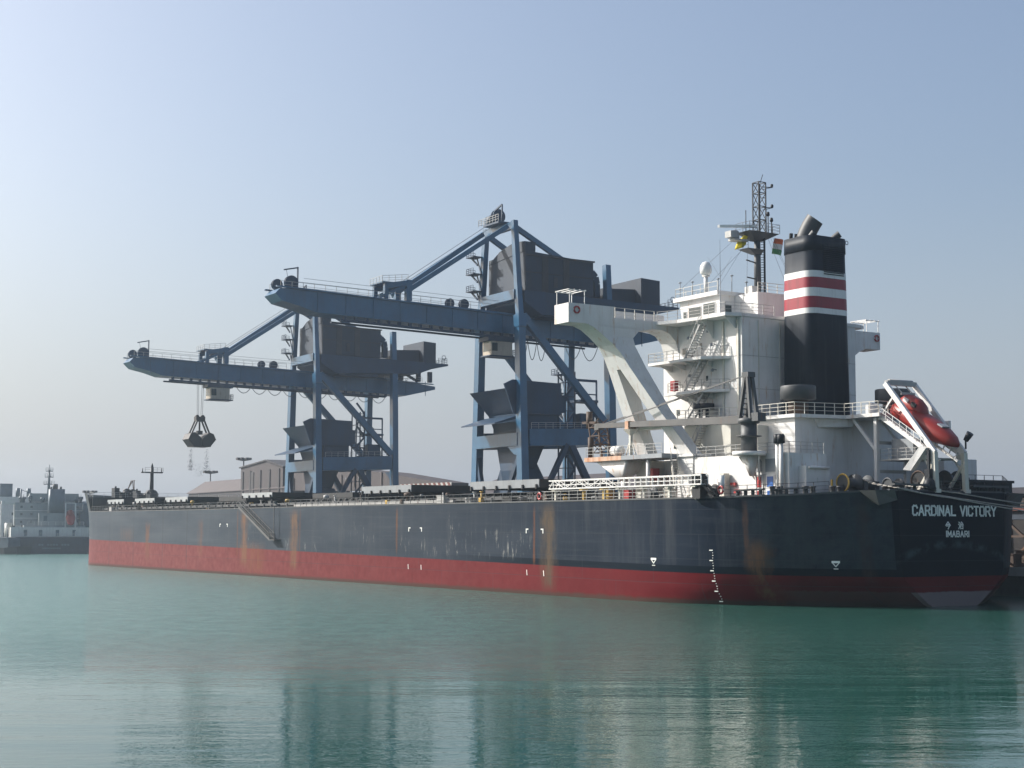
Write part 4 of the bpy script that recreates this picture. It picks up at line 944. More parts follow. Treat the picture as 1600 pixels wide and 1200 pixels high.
mb = MB(); mb.box(2.2, 3.0, -2.45, -2.2, 16.8, 18.0); part('equipment_box', mb, 'white', lr)
mb = MB(); mb.tube((.3, -2.3, 16.0), (-.2, -2.4, 16.7), .25, 10, .35); mb.beam((.3, -2.3, 15.2), (.3, -2.3, 16.2), .12); part('floodlight', mb, 'black', lr)
mb = MB(); mb.beam((.6, 2.4, 11.2), (.6, 2.4, 15), .22); mb.box(.3, .9, 2.2, 2.7, 12.0, 13.2); mb.lathe((.5, 2.5, 11.2), [(.7, 0), (.5, .9), (.2, 1.2)], 10); part('hydraulic_unit', mb, 'black', lr)
mb = MB(); mb.hexa([(2.5, 2.8, 13.1), (3.3, 3.0, 13.2), (3.3, 2.4, 13.2), (2.5, 2.2, 13.1)], [(.7, 2.6, 15.2), (1.4, 2.7, 15.4), (1.4, 2.3, 15.4), (.7, 2.2, 15.2)]); part('rescue_chute', mb, 'white', lr)

# ---- aft mooring deck: winches, bulwark seats, bollards
def winch(s, t, z, r, w, mat='dkgrey', rim='dkgrey', axis='y'):
    wn_ = empty('mooring_winch', None, None); wn_.parent = ship
    mb = MB(); mb.lathe((s, t - w / 2, z + r + .35), [(r, 0), (r, .1), (r * .55, .12), (r * .55, w - .12), (r, w - .1), (r, w)], 20, axis); part('drum', mb, mat, wn_)
    mb = MB(); mb.torus((s, t + w / 2, z + r + .35), r * .95, .09, axis, 22, 6); part('brake_rim', mb, rim, wn_)
    mb = MB(); mb.box(s - r * .9, s + r * .9, t - w / 2 - .7, t - w / 2 - .15, z, z + r * 1.7); mb.box(s - .25, s + .25, t + w / 2 + .1, t + w / 2 + .3, z, z + r * 1.2); mb.box(s - r, s + r, t - w / 2 - .8, t + w / 2 + .4, z, z + .2); part('gear_case', mb, mat, wn_)
    return wn_
zz = 10.7
winch(5.2, 8.0, zz, .85, 1.8, 'dkgrey', 'yellow'); winch(6.6, 5.2, zz, .85, 2.0); winch(4.6, 2.9, zz, .7, 1.6)
winch(3.0, .4, zz + .2, .95, 1.7, 'deckdark', 'brown'); winch(3.2, -3.4, zz + .2, 1.0, 1.8)
for s, t in ((2.0, 6.3), (1.6, 4.6), (1.3, -.6), (1.5, -4.8), (4.4, 10.5), (8.5, 14.2), (6.2, 12.2), (1.2, -7.2)):
    mb = MB()
    for d in (-.45, .45): mb.lathe((s, t + d, 10.65), [(.3, 0), (.25, .1), (.25, .75), (.34, .8), (.34, .9)], 10)
    mb.box(s - .35, s + .35, t - .85, t + .85, 10.6, 10.72); part('mooring_bitts', mb, 'dkgrey')
mb = MB(); mb.beam((5.6, 9.9, 10.6), (5.6, 9.9, 12.2), .16); part('rail_post', mb, 'yellow')
mb = MB(); mb.box(.15, .5, -8.0, 8.0, 11.0, 11.25)
for t in (-7.5, -6.3, -5.1, -3.9, 6.4, 4.6, 2.9): mb.lathe((.35, t, 11.2), [(.16, 0), (.16, .4), (.22, .42)], 8)
mb.box(.1, .75, -8.0, -3.0, 11.6, 11.78); mb.box(.1, .75, 2.6, 7.4, 11.62, 11.78); part('stern_fairlead', mb, 'dkgrey')
mb = MB(); mb.rail([(.4, 2.3, 11.1), (.4, -2.8, 11.1)], 1.0, 3, 1.2); mb.rail([(.9, -2.9, 11.8), (.9, -8.0, 11.8), (4.5, -13.2, 11.4)], 1.0, 2, 1.3, .026); part('stern_railing', mb, 'dkgrey')
mb = MB(); mb.box(1.0, 3.5, -9.5, -3.4, 11.0, 12.3); mb.box(.8, 1.2, -9.6, -3.2, 12.1, 12.35); part('roller_seat', mb, 'black')

# ------------------------------------------------------------------ things resting on the ship
def ship_thing(name, label, cat, group=None):
    o = empty(name, label, cat, group=group); o.matrix_world = SHIP; return o
lb = ship_thing('lifeboat', 'orange red enclosed free-fall lifeboat lying nose down on the white stern ramp', 'lifeboat')
mb = MB(); ax0, ax1 = Vector((7.4, 0, 19.0)), Vector((-.5, 0, 14.7)); d = (ax1 - ax0); L = d.length; d.normalize(); nb = Vector((0, 1, 0)); nn_ = nb.cross(d).normalized(); nn_ = nn_ if nn_.z > 0 else -nn_
rings = []
for f, hw_, lo, hi in ((0, .35, .25, .9), (.04, .8, .0, 1.25), (.12, 1.2, -.1, 1.5), (.3, 1.4, -.15, 1.7), (.55, 1.42, -.15, 1.75), (.75, 1.25, -.05, 1.6), (.9, .8, .25, 1.35), (1.0, .12, .6, 1.0)):
    c = ax0 + d * L * f; h = hi - lo; ring = []
    for a in range(16):
        an = 2 * math.pi * a / 16; cx, sy = math.cos(an), math.sin(an)
        ring.append(c + nb * hw_ * math.copysign(abs(cx) ** .7, cx) + nn_ * ((lo + hi) / 2 + h / 2 * math.copysign(abs(sy) ** .75, sy)))
    rings.append(ring)
mb.loft(rings, True, True); o = mb.build('hull', M['orange'], lb)
mb = MB(); rings = []
for f, hw_, hi in ((.06, .5, 1.3), (.1, .75, 2.2), (.16, .85, 2.6), (.3, .85, 2.65), (.38, .8, 2.4), (.46, .7, 1.6)):
    c = ax0 + d * L * f; rings.append([c + nb * hw_ + nn_ * .8, c + nb * hw_ * .85 + nn_ * (hi - .25), c + nb * hw_ * .4 + nn_ * hi, c - nb * hw_ * .4 + nn_ * hi, c - nb * hw_ * .85 + nn_ * (hi - .25), c - nb * hw_ + nn_ * .8])
mb.loft(rings, True, True); mb.build('conning_tower', M['orange'], lb)
for f, sg in ((.2, 1), (.32, 1), (.2, -1)):
    mb = MB(); c = ax0 + d * L * f + nn_ * 2.15 + nb * .8 * sg; mb.beam(c - d * .3, c + d * .3, .12, .36, up=nn_); mb.build('window', M['glass'] if f > .25 else M['band'], lb)
mb = MB(); c = ax0 + d * L * .72; mb.beam(c + nn_ * 1.66 - nb * .5, c + nn_ * 1.66 + nb * .5, .7, .12, up=nn_); mb.build('hatch', M['grey'], lb)
mb = MB(); mb.path([ax0 + d * L * f + nb * 1.46 + nn_ * .75 for f in (.1, .3, .5, .7)], .05); mb.build('grab_line', M['orange'], lb)
mb = MB()
for a in range(4): c = ax0 + d * .1 + nn_ * .5; mb.beam(c - d * .5 + Vector((0, 0, 0)), c, .12)
mb.torus(ax0 - d * .45 + nn_ * .5, .35, .06, 'x', 14, 6); mb.build('propeller_guard', M['dkgrey'], lb)

def ring_buoy(s, t, z, axis, label, group='red and white lifebuoys hung about the ship'):
    o = ship_thing('lifebuoy', label, 'lifebuoy', group)
    mb = MB(); mb.torus((s, t, z), .34, .1, axis, 20, 8); mb.build('ring', M['redp'] , o)
    mb = MB()
    for a in (0, 90, 180, 270):
        u, v = .34 * math.cos(R(a)), .34 * math.sin(R(a)); mb.lathe((s + (u if axis == 'y' else 0), t + (u if axis == 'x' else 0), z + v), [(.03, -.06), (.13, -.05), (.13, .05), (.03, .06)], 8, axis)
    mb.build('tape_band', M['band'], o)
ring_buoy(11.8, 18.1, 11.2, 'y', 'lifebuoy on the deck rail below the deck crane')
ring_buoy(40.7, 19.7, 11.0, 'y', 'lifebuoy on the deck rail by the grey hatch plate ahead of the lattice gangway')
ring_buoy(30.82, 21.5, 30.3, 'x', 'lifebuoy hung on the outer end of the near bridge wing')
ring_buoy(30.82, -21.9, 30.3, 'x', 'lifebuoy hung on the tip of the far bridge wing beyond the funnel')
rt = ship_thing('liferaft_canister', 'white liferaft canister lying on the rusty raised platform', 'liferaft')
mb = MB(); mb.lathe((32.9, 14.2, 15.85), [(.25, 0), (.5, .12), (.56, .5), (.56, .65), (.6, .66), (.6, .78), (.56, .8), (.56, 1.2), (.5, 1.6), (.25, 1.75)], 16, 'x'); mb.build('canister', M['band'], rt)
mb = MB(); mb.box(33.1, 33.3, 13.7, 14.7, 15.26, 15.4); mb.box(34.2, 34.4, 13.7, 14.7, 15.26, 15.4); mb.build('cradle', M['dkgrey'], rt)
def flag(name, label, mat, p, size, tilt):
    mb = MB(); vs, fs = [], []; nx, nz = 9, 6; uvs = []
    for i in range(nx):
        for j in range(nz):
            u, v = i / (nx - 1), j / (nz - 1)
            q = Vector(p) + Vector(tilt[0]) * u * size[0] + Vector(tilt[1]) * v * size[1] + Vector((.12 * math.sin(u * 7 + v), .14 * math.sin(u * 5 + v * 2), 0))
            vs.append(q); uvs.append((u, v))
    fs = [(i * nz + j, (i + 1) * nz + j, (i + 1) * nz + j + 1, i * nz + j + 1) for i in range(nx - 1) for j in range(nz - 1)]
    mb.add(vs, fs, True); o = mb.build(name, M[mat]); o.matrix_world = SHIP
    uvl = o.data.uv_layers.new(name='UVMap')
    for lp in o.data.loops: uvl.data[lp.index].uv = uvs[lp.vertex_index]
    so_ = o.modifiers.new('thick', 'SOLIDIFY'); so_.thickness = .015
    return tag(o, label, 'flag')
flag('yellow_flag', 'plain yellow flag flying under the radar scanner beside the mast column', 'yflag', (26.4, 1.75, 39.7), (1.35, 1.2), ((.5, .8, -.45), (-.1, .25, -1.0)))
flag('tricolour_flag', 'orange white and green flag flying between the radar mast and the funnel', 'tricolour', (26.3, -1.45, 37.9), (1.0, 1.7), ((-.5, -.8, -.3), (-.15, -.25, 1.0)))

# mooring ropes leading aft across the stern to the quay
def rope(label, pts, r=.06):
    mb = MB(); P = [Vector(p) for p in pts]; out = []
    for a, b in zip(P[:-1], P[1:]):
        for i in range(8): f = i / 8; c = a.lerp(b, f); c.z -= .25 * math.sin(math.pi * f) * min(1, (b - a).length / 12); out.append(c)
    out.append(P[-1]); mb.path(out, r, 6); o = mb.build('mooring_rope', M['rope'])
    return tag(o, label, 'rope', 'mooring ropes from the stern')
def SW(s, t, z): return SHIP @ Vector((s, t, z))
rope('mooring rope running from the yellow rimmed winch across the top of the stern plate', [SW(5.2, 6.9, 12.4), SW(-.15, 7.2, 11.35), SW(-.3, 2.0, 10.75), SW(-3.2, -20, 8.9), W(-22, -40, 3.4)])
rope('mooring rope just below the top edge of the stern, lower of the pair', [SW(6.4, 5.2, 12.2), SW(.0, 6.4, 11.35), SW(-.5, 1.0, 10.55), SW(-4.5, -20, 8.2), W(-24, -42, 3.4)])
rope('slack mooring rope between the winches and the middle of the stern rail', [SW(4.6, 2.2, 11.9), SW(.3, 3.2, 11.5), SW(-.2, -.5, 11.0), SW(-2.8, -19, 9.4), W(-20, -41, 3.4)])

# ------------------------------------------------------------------ ship unloader cranes
def crane(sc_, label, zshift, ground=2.9, tip=0.0, tail=0.0):
    """grab unloader; shapes in berth metres relative to sc_, t, z; zshift lowers the upper works"""
    root = empty('ship_unloader', label, 'crane', W(sc_, -36, ground), RZ, 'blue ship unloader cranes on the quay')
    OFF = (0, -36, ground)
    Z = lambda z: z + zshift
    def bp(name, mb, mat, parent=None): return mb.build(name, M[mat], parent or root, OFF)
    leg = {}
    for sg in (-1, 1):
        mb = MB(); b, m_, t_ = (sg * 8.15, -27, 4.6), (sg * 6.55, -27, Z(44)), (sg * 4.75, -27, Z(60.8)); mb.beam(b, m_, 1.7, 1.5, up=(0, 1, 0), w2=1.5, h2=1.3); mb.beam(m_, t_, 1.1, 1.0, up=(0, 1, 0), w2=.95, h2=.9)
        mb.beam((sg * 6.75, -27, Z(41.9)), (sg * 6.55, -27, Z(44.1)), 1.75, 1.5, up=(0, 1, 0)); bp('waterside_leg', mb, 'blue')
        mb = MB(); mb.beam((sg * 7.2, -46, 4.6), (sg * 6.2, -46, Z(45)), 1.65, 1.45, up=(0, 1, 0), w2=1.5, h2=1.3); mb.beam((sg * 6.2, -46, Z(45)), (sg * 5.6, -46, Z(54.6)), 1.15, 1.1, up=(0, 1, 0)); bp('landside_leg', mb, 'blue')
        mb = MB(); mb.beam((sg * 7.4, -28, Z(22.9) - zshift * .5), (sg * 6.8, -45, Z(23.6) - zshift * .5), 1.6, 2.9, up=(0, 0, 1)); bp('side_girder', mb, 'blue')
        mb = MB(); mb.beam((sg * 6.6, -27.6, Z(44)), (sg * 6.8, -45.2, Z(25.5) - zshift * .5), 1.0, 1.25); bp('diagonal_brace', mb, 'blue')
        mb = MB(); mb.beam((sg * 7.3, -37, Z(22) - zshift * .5), (sg * 7.3, -44.9, 8), 1.0, 1.1); mb.beam((sg * 7.6, -36, Z(22) - zshift * .5), (sg * 8, -28.2, 8), .8, .8); bp('portal_brace', mb, 'bluedk')
        mb = MB(); mb.box(sg * 8 - 1.4, sg * 8 + 1.4, -29.5, -24.5, ground, 4.8); mb.box(sg * 7.2 - 1.4, sg * 7.2 + 1.4, -48.5, -43.5, ground, 4.8); bp('bogie', mb, 'bluedk')
        mb = MB(); mb.beam((sg * 8, -28.3, 7.5), (sg * 7.4, -44.8, 7.5), 1.2, 1.6); bp('sill_beam', mb, 'bluedk')
        # fore stay and back stay
        mb = MB(); mb.beam((sg * 2.4, -7.0, Z(46.8)), (sg * 4.2, -26.0, Z(59.8)), .6, .8); bp('fore_stay', mb, 'blue')
        mb = MB(); mb.beam((sg * 4.7, -27.4, Z(59.6)), (sg * 5.4, -43, Z(51.5)), .7, .85); bp('back_stay', mb, 'blue')
    # cross girders
    for t, z, c in ((-27, 22.6, 'blue'), (-46, 23.4, 'bluedk')):
        mb = MB(); mb.beam((-7.0, t, Z(z) - zshift * .5), (7.0, t, Z(z) - zshift * .5), 1.6, 2.2); mb.hexa([(-7, t - .6, Z(20) - zshift * .5), (-5.8, t - .6, Z(20) - zshift * .5), (-5.8, t + .6, Z(20) - zshift * .5), (-7, t + .6, Z(20) - zshift * .5)], [(-7, t - .6, Z(21.6) - zshift * .5), (-3.4, t - .6, Z(21.6) - zshift * .5), (-3.4, t + .6, Z(21.6) - zshift * .5), (-7, t + .6, Z(21.6) - zshift * .5)]); bp('cross_girder', mb, c)
    for a_, b_, w_, h_ in (((-4.6, -27, Z(60)), (4.6, -27, Z(60)), .9, 1.2), ((-5.8, -27, Z(47.7)), (5.8, -27, Z(47.7)), 1.4, 1.7), ((-5.9, -46, Z(46.8)), (5.9, -46, Z(46.8)), 1.3, 1.6)):
        mb = MB(); mb.beam(a_, b_, w_, h_); bp('portal_beam', mb, 'blue')
    for a_, b_ in (((-7.4, -26.9, 20.8), (0, -26.6, 8.2)), ((7.4, -26.9, 20.8), (3.4, -26.6, 8.2))): mb = MB(); mb.beam(a_, b_, .7, .8); bp('k_brace', mb, 'bluedk')
    # boom: deep box with tapered ends, leaning slightly down to the land side
    K = lambda t, z: Z(z) + .02 * (t + 10)
    prof = [(16.4 - tip, 44.1), (15.2 - tip, 43.0), (12.0 - tip, 42.4), (9.4 - tip, 41.7), (-53 + tail, 41.5), (-60.4 + tail, 43.4), (-60.4 + tail, 44.1), (-48 + tail, 45.2), (12.2 - tip, 45.3), (15.6 - tip, 45.0)]
    mb = MB(); mb.prism([(t, K(t, z)) for t, z in prof], 0, -2.6, 1.9); boom = bp('boom', mb, 'blue')
    mb = MB(); 
    for sg in (-2.75, 2.05): mb.beam((sg, 16.3 - tip, K(16.3, 45.25)), (sg, -59.8 + tail, K(-60, 44.6)), .5, .22)
    for t in range(-56, 12, 5): mb.beam((-2.68, t, K(t, 41.8)), (-2.68, t, K(t, 45.1)), .12, .1)
    bp('boom_flange', mb, 'blue', boom)
    mb = MB(); mb.beam((-2.2, 4.8, K(4.8, 40.9)), (-2.2, -46, K(-46, 40.9)), .35, .42)
    for t in range(-46, 5, 2): mb.beam((-2.2, t, K(t, 40.9)), (-2.2, t, K(t, 41.6)), .5, .45)
    mb.beam((1.4, 4.8, K(4.8, 40.95)), (1.4, -46, K(-46, 40.95)), .35, .3); bp('trolley_rail', mb, 'bluedk', boom)
    mb = MB()
    for sg in (-2.6, 1.9): mb.rail([(sg, 15.5 - tip, K(15.5, 45.1)), (sg, -21.5, K(-21.5, 45.3))], 1.1, 2, 2.0, .035); mb.rail([(sg, -30, K(-30, 45.2)), (sg, -57 + tail, K(-58, 44.9))], 1.1, 2, 2.0, .035)
    bp('walkway_railing', mb, 'galv', boom)
    mb = MB(); mb.beam((-1.5, 11, K(11, 47.2)), (-1.5, -26, K(-26, 47.3)), .05); mb.beam((1, 11, K(11, 47.0)), (1, -26, K(-26, 47.1)), .05)
    for a in (-1, 1): mb.beam((a * 1.6, -8, Z(49)), (a * 2.4, -25.6, Z(60.9)), .07)
    bp('boom_rope', mb, 'steelrope', boom)
    for s0, t0, r0 in ((-1.4, 13.2 - tip, 1.15), (.6, 14.8 - tip, .9), (-1.2, -19.0, .9), (-1.2, -16.2, .8)):
        mb = MB(); mb.lathe((s0 - .3, t0, K(t0, 45.3) + r0 * .85), [(r0, 0), (r0, .15), (r0 * .8, .18), (r0 * .8, .5), (r0, .52), (r0, .7)], 18, 'x'); mb.beam((s0, t0, K(t0, 45.2)), (s0, t0, K(t0, 45.4) + r0), .5, .4)
        bp('rope_sheave', mb, 'bluedk', boom)
    mb = MB(); mb.beam((-1.2, 12.0 - tip, K(12, 45.3)), (-1.2, 12.0 - tip, K(12, 49.0)), .2); mb.beam((-1.2, 11.9 - tip, K(12, 48.9)), (-1.2, 14.4 - tip, K(14, 48.3)), .22, .2); mb.beam((-1.2, 14 - tip, K(14, 48.4)), (-1.2, 13.6 - tip, K(13, 46.6)), .05); bp('tip_davit', mb, 'bluedk', boom)
    mb = MB()
    for sg in (-2.3, 1.7):
        mb.beam((sg, -3.4, K(-3, 45.3)), (sg, -3.4, Z(47.9)), .7, .7); mb.beam((sg, -7.6, K(-7, 45.3)), (sg, -7.6, Z(48.9)), 1.0, .9); mb.beam((sg, -3.4, Z(47.6)), (sg, -7.6, Z(48.4)), .8, .9); mb.beam((sg, -2.0, K(-2, 45.3)), (sg, -6.8, Z(47.8)), .5, .5)
    mb.box(-2.6, 2, -7.6, -2.6, Z(48.1), Z(48.3)); bp('stay_bracket', mb, 'blue', boom)
    mb = MB(); mb.rail([(-2.6, -7.4, Z(48.6)), (-2.6, -2.6, Z(48.0)), (2, -2.6, Z(48.0))], 1.2, 3, 1.2, .035); bp('bracket_railing', mb, 'galv', boom)
    # operator cab and festoon cables
    tc = -26.0 if zshift > -1 else -6.5
    cb = None
    mb = MB(); mb.box(-2.4, .6, tc - 2.1, tc + 2.1, K(tc, 37.7), K(tc, 40.1)); cb = bp('operator_cab', mb, 'cab')
    mb = MB(); mb.box(-2.45, .65, tc - 2.9, tc + 2.5, K(tc, 37.45), K(tc, 37.65)); mb.box(-2.5, .8, tc - 2.8, tc + 2.8, K(tc, 40.12), K(tc, 40.8)); mb.rail([(-2.4, tc - 2.2, K(tc, 37.65)), (-2.4, tc - 2.9, K(tc, 37.65)), (.6, tc - 2.9, K(tc, 37.65))], 1.1, 3, .8, .04); bp('cab_frame', mb, 'bluedk', cb)
    mb = MB(); mb.box(-2.43, -2.41, tc + .9, tc + 2.0, K(tc, 38.4), K(tc, 39.8)); mb.box(-2.2, .4, tc + 2.11, tc + 2.13, K(tc, 38.4), K(tc, 39.8)); bp('cab_window', mb, 'glass', cb)
    mb = MB(); t = tc - 3.5
    while t > -44:
        w = 3.6; dep = 1.5 if zshift < -1 else (3.4 if t > -36 else 2.6); ww = w if zshift < -1 else (1.9 if t > -36 else w)
        pts = [(-2.2, t - ww * k / 8, K(t, 40.8) - dep * (1 - (2 * k / 8 - 1) ** 2)) for k in range(9)]; mb.path(pts, .07, 4); t -= ww
        if zshift > -1 and abs(t + 36) < 1.2: t -= 4
    bp('festoon_cable', mb, 'steelrope', boom)
    # machinery house
    mb = MB(); mb.prism([(-28.2, 48.4 + zshift), (-42.4, 48.4 + zshift), (-42.4, 54.6 + zshift), (-28.2, 55.4 + zshift)], 0, -6.6, 5.8); hs = bp('machinery_house', mb, 'house')
    mb = MB(); mb.prism([(-6.6, Z(55.35)), (5.8, Z(54.6)), (2.0, Z(56.4)), (-3.0, Z(57.4)), (-6.6, Z(57.0))], 1, -30.2, -28.1); bp('front_hood', mb, 'house', hs)
    mb = MB()
    for t in (-32.2, -36.6): mb.box(-6.68, -6.6, t - .65, t + .65, Z(48.5), Z(54.7))
    mb.box(-6.7, -6.6, -42.4, -28.2, Z(51.6), Z(51.75)); mb.box(-6.66, -6.6, -34.8, -34.0, Z(49.4), Z(51.2)); mb.box(-6.9, -6.6, -42.6, -28.1, Z(54.55), Z(54.8)); bp('cladding_strip', mb, 'strip', hs)
    mb = MB()
    for k, (t, z) in enumerate(((-42.6, 53.6), (-43.4, 53.2), (-44.2, 52.4), (-44.5, 51.2), (-44.5, 48.8))):
        if k: mb.beam(prev, (-4.4, t, Z(z)), 1.1, 1.1)
        prev = (-4.4, t, Z(z))
    bp('exhaust_duct', mb, 'bluedk', hs)
    mb = MB(); mb.prism([(-27.8, Z(46.4)), (-31.4, Z(44.3)), (-52, Z(45.4)), (-57 + tail, Z(46.6)), (-61.4 + tail, Z(47.6)), (-61.4 + tail, Z(48.0)), (-27.8, Z(48.38))], 0, -6.9, 6.0); bp('platform_girder', mb, 'bluedk')
    mb = MB(); mb.box(-6.2, 6, -42.0, -32.5, Z(44.1), Z(45.6)); bp('hoist_pit', mb, 'bluedk')
    mb = MB(); mb.prism([(-47.0, Z(48.05)), (-54.2, Z(48.05)), (-54.2, Z(51.3)), (-47.0, Z(50.9))], 0, -3, 5.2); mb.prism([(-54.3, Z(48.05)), (-58.6 + tail * .6, Z(48.05)), (-58.6 + tail * .6, Z(53.0)), (-54.3, Z(53.2))], 0, -4.8, 5.2); bp('electrical_house', mb, 'house')
    mb = MB(); mb.rail([(-6.7, -59 + tail, Z(48)), (-6.7, -61.2 + tail, Z(48)), (5.8, -61.2 + tail, Z(48))], 1.3, 3, 1.2, .045); mb.torus((-5.6, -61 + tail, Z(49.6)), .5, .08, 'x', 14, 5); bp('platform_railing', mb, 'galv')
    for t in (-50, -54.5, -57.5):
        mb = MB(); mb.beam((-2, t, K(t, 45)), (-2, t, Z(46.5)), .9, .8)
        if t == -54.5: mb.beam((-2, -49.8, Z(46.4)), (-2, -54.3, K(t, 45)), .5, .5)
        bp('boom_hanger', mb, 'bluedk')
    # apex machinery and ladders
    mb = MB(); mb.box(-2.4, 2.8, -28.4, -25.2, Z(60.7), Z(61.0)); mb.lathe((-.6, -26.5, Z(62.3)), [(1.25, 0), (1.25, .2), (.9, .25), (.9, .8), (1.25, .85), (1.25, 1.0)], 16, 'x'); mb.lathe((1.4, -26.5, Z(61.9)), [(1.0, 0), (1.0, .9)], 14, 'x'); mb.beam((-2.3, -26, Z(60.8)), (-2.3, -26, Z(64)), .22); mb.beam((-2.3, -26, Z(64)), (.4, -26, Z(63.2)), .25); mb.beam((2.6, -26, Z(60.8)), (2.6, -26, Z(62.6)), .6); bp('apex_sheave_block', mb, 'bluedk')
    mb = MB(); mb.rail([(-2.4, -25.2, Z(61)), (4.4, -25.2, Z(61)), (4.4, -28.4, Z(61))], 1.2, 3, 1.0, .04); bp('apex_railing', mb, 'galv')
    for z in (49.6, 52.7, 55.8):
        mb = MB(); mb.box(5.3, 7.9, -26.6, -24.6, Z(z), Z(z) + .15); mb.beam((5.4, -25.6, Z(z) - 1.5), (7.4, -25.6, Z(z)), .25); mb.rail([(5.4, -24.7, Z(z)), (7.8, -24.7, Z(z)), (7.8, -26.5, Z(z))], 1.1, 3, .9, .04); mb.beam((5.5, -26.4, Z(z) - 3), (6.9, -26.4, Z(z)), .12, .3); bp('stair_landing', mb, 'bluedk')
    for z in (29, 32.5, 36):
        mb = MB(); mb.box(8.0, 10.2, -46.8, -44.4, Z(z), Z(z) + .15); mb.beam((7.6, -45.6, Z(z) - 1.5), (9.8, -45.6, Z(z)), .2); mb.rail([(8.1, -44.5, Z(z)), (10.1, -44.5, Z(z)), (10.1, -46.7, Z(z))], 1.1, 3, .9, .04); mb.beam((8.1, -46.4, Z(z) - 3.4), (9.8, -46.4, Z(z)), .12, .3); bp('stair_landing', mb, 'bluedk')
    # hopper and its chute, cabins on the girder
    zz_ = zshift * .5
    mb = MB(); mb.loft([[(-6.2, -24.6, 31.3 + zz_), (6.3, -24.6, 31.3 + zz_), (6.3, -35.4, 32.1 + zz_), (-6.2, -35.4, 32.1 + zz_)], [(-5.6, -28.2, 27.3 + zz_), (5.7, -28.2, 27.3 + zz_), (5.7, -35.0, 27.0 + zz_), (-5.6, -35.0, 27.0 + zz_)], [(-4.5, -28.8, 24.4 + zz_), (4.6, -28.8, 24.4 + zz_), (4.6, -34.4, 24.0 + zz_), (-4.5, -34.4, 24.0 + zz_)], [(-2.2, -28.6, 17.5 + zz_), (2.2, -28.6, 17.5 + zz_), (2.2, -32.8, 17.5 + zz_), (-2.2, -32.8, 17.5 + zz_)], [(-1.4, -29.4, 11), (1.4, -29.4, 11), (1.4, -32, 11), (-1.4, -32, 11)]]); hp = bp('hopper', mb, 'bluedk')
    mb = MB(); mb.box(-5.9, 5.7, -35.2, -29.2, 24.0 + zz_, 27.6 + zz_); bp('hopper_frame', mb, 'bluedk', hp)
    for t in (-29.6, -31.8, -34.0):
        mb = MB(); mb.beam((-6.45, t, 27.2 + zz_), (-6.45, t, 32.4 + zz_), .22, .3); bp('stiffener', mb, 'bluedk', hp)
    mb = MB()
    for i_, j_ in ((0, 0), (1, 0), (0, 1), (1, 1)): mb.beam((-5.4 + i_ * 2.2, -37.2 - j_ * 2.0, 12), (-5.4 + i_ * 2.2, -37.2 - j_ * 2.0, 35 + zz_), .22)
    for k in range(9):
        z = 13 + k * 2.5; mb.beam((-5.4, -37.2, z), (-5.4, -39.2, z), .16); mb.beam((-5.4, -37.2 if k % 2 else -39.2, z), (-5.4, -39.2 if k % 2 else -37.2, z + 2.4), .2, .4); mb.beam((-3.2, -37.2, z), (-5.4, -37.2, z), .16)
    bp('stair_tower', mb, 'bluedk')
    mb = MB(); mb.box(-6.2, -2.0, -36.6, -35.5, 27.6 + zz_, 30.4 + zz_); mb.box(-6.6, -6.2, -36.8, -35.3, 30.4 + zz_, 30.6 + zz_); bp('electrical_cabinet', mb, 'bluedk')
    mb = MB(); mb.hexa([(-5.6, -34.0, 12.4), (5.4, -34.0, 12.4), (5.4, -28.6, 12.4), (-5.6, -28.6, 12.4)], [(-3.0, -33.2, 17.8 + zz_), (3.0, -33.2, 17.8 + zz_), (3.0, -29.0, 17.8 + zz_), (-3.0, -29.0, 17.8 + zz_)]); bp('dust_skirt', mb, 'bluedk', hp)
    mb = MB(); mb.prism([(-23.9, 32.0 + zz_), (-25.6, 32.8 + zz_), (-35.5, 32.6 + zz_), (-35.5, 27.1 + zz_), (-25.8, 27.0 + zz_)], 0, -6.6, -6.3); bp('hopper_plate', mb, 'bluedk', hp)
    mb = MB(); mb.hexa([(-5.6, -22.6, 25.1 + zz_), (5.8, -22.6, 25.1 + zz_), (5.8, -27.6, 26.3 + zz_), (-5.6, -27.6, 26.3 + zz_)], [(-5.6, -22.6, 25.3 + zz_), (5.8, -22.6, 25.3 + zz_), (5.8, -27.6, 26.9 + zz_), (-5.6, -27.6, 26.9 + zz_)]); bp('spill_plate', mb, 'bluedk', hp)
    mb = MB(); mb.box(-5.6, 5.4, -35.0, -27.9, 6.5, 12.4); mb.box(-6.4, -5.61, -34, -28.2, 10.6, 12.6); bp('feeder_house', mb, 'bluedk')
    mb = MB(); mb.box(-7.0, -3.0, -44.4, -38.4, 24.95 + zz_, 25.1 + zz_); mb.box(-6.6, -4.2, -42.6, -39.6, 25.1 + zz_, 27.6 + zz_); mb.box(-6.9, -3.6, -43.2, -39.2, 29.6 + zz_, 30.0 + zz_); mb.beam((-6.6, -43, 25 + zz_), (-6.6, -43, 33.4 + zz_), .25); mb.beam((-6.6, -38.4, 33.4 + zz_), (-6.6, -43, 33.4 + zz_), .45, .4); mb.beam((-6.6, -38.4, 31 + zz_), (-6.6, -43, 31 + zz_), .2, .2); mb.beam((-6.6, -38.4, 33.3 + zz_), (-6.6, -41, 31 + zz_), .12); bp('control_cabin', mb, 'bluedk')
    mb = MB(); mb.rail([(-7.2, -29, 24.4 + zz_), (-6.9, -44, 25.1 + zz_)], 1.1, 3, 1.5, .04); bp('girder_railing', mb, 'galv'); mb = MB(); mb.rail([(-8.2, -30, 8.4), (-8, -44, 8.4)], 1.1, 3, 1.5, .04); bp('girder_railing', mb, 'galv')
    return root
crane(125.8, 'larger looking blue ship unloader whose boom end is hidden behind the white bridge wing', 0.0)
crane(209.0, 'farther blue ship unloader near the bow, lowering a grab from its boom', -2.75, 2.9, 3.0, 1.8)

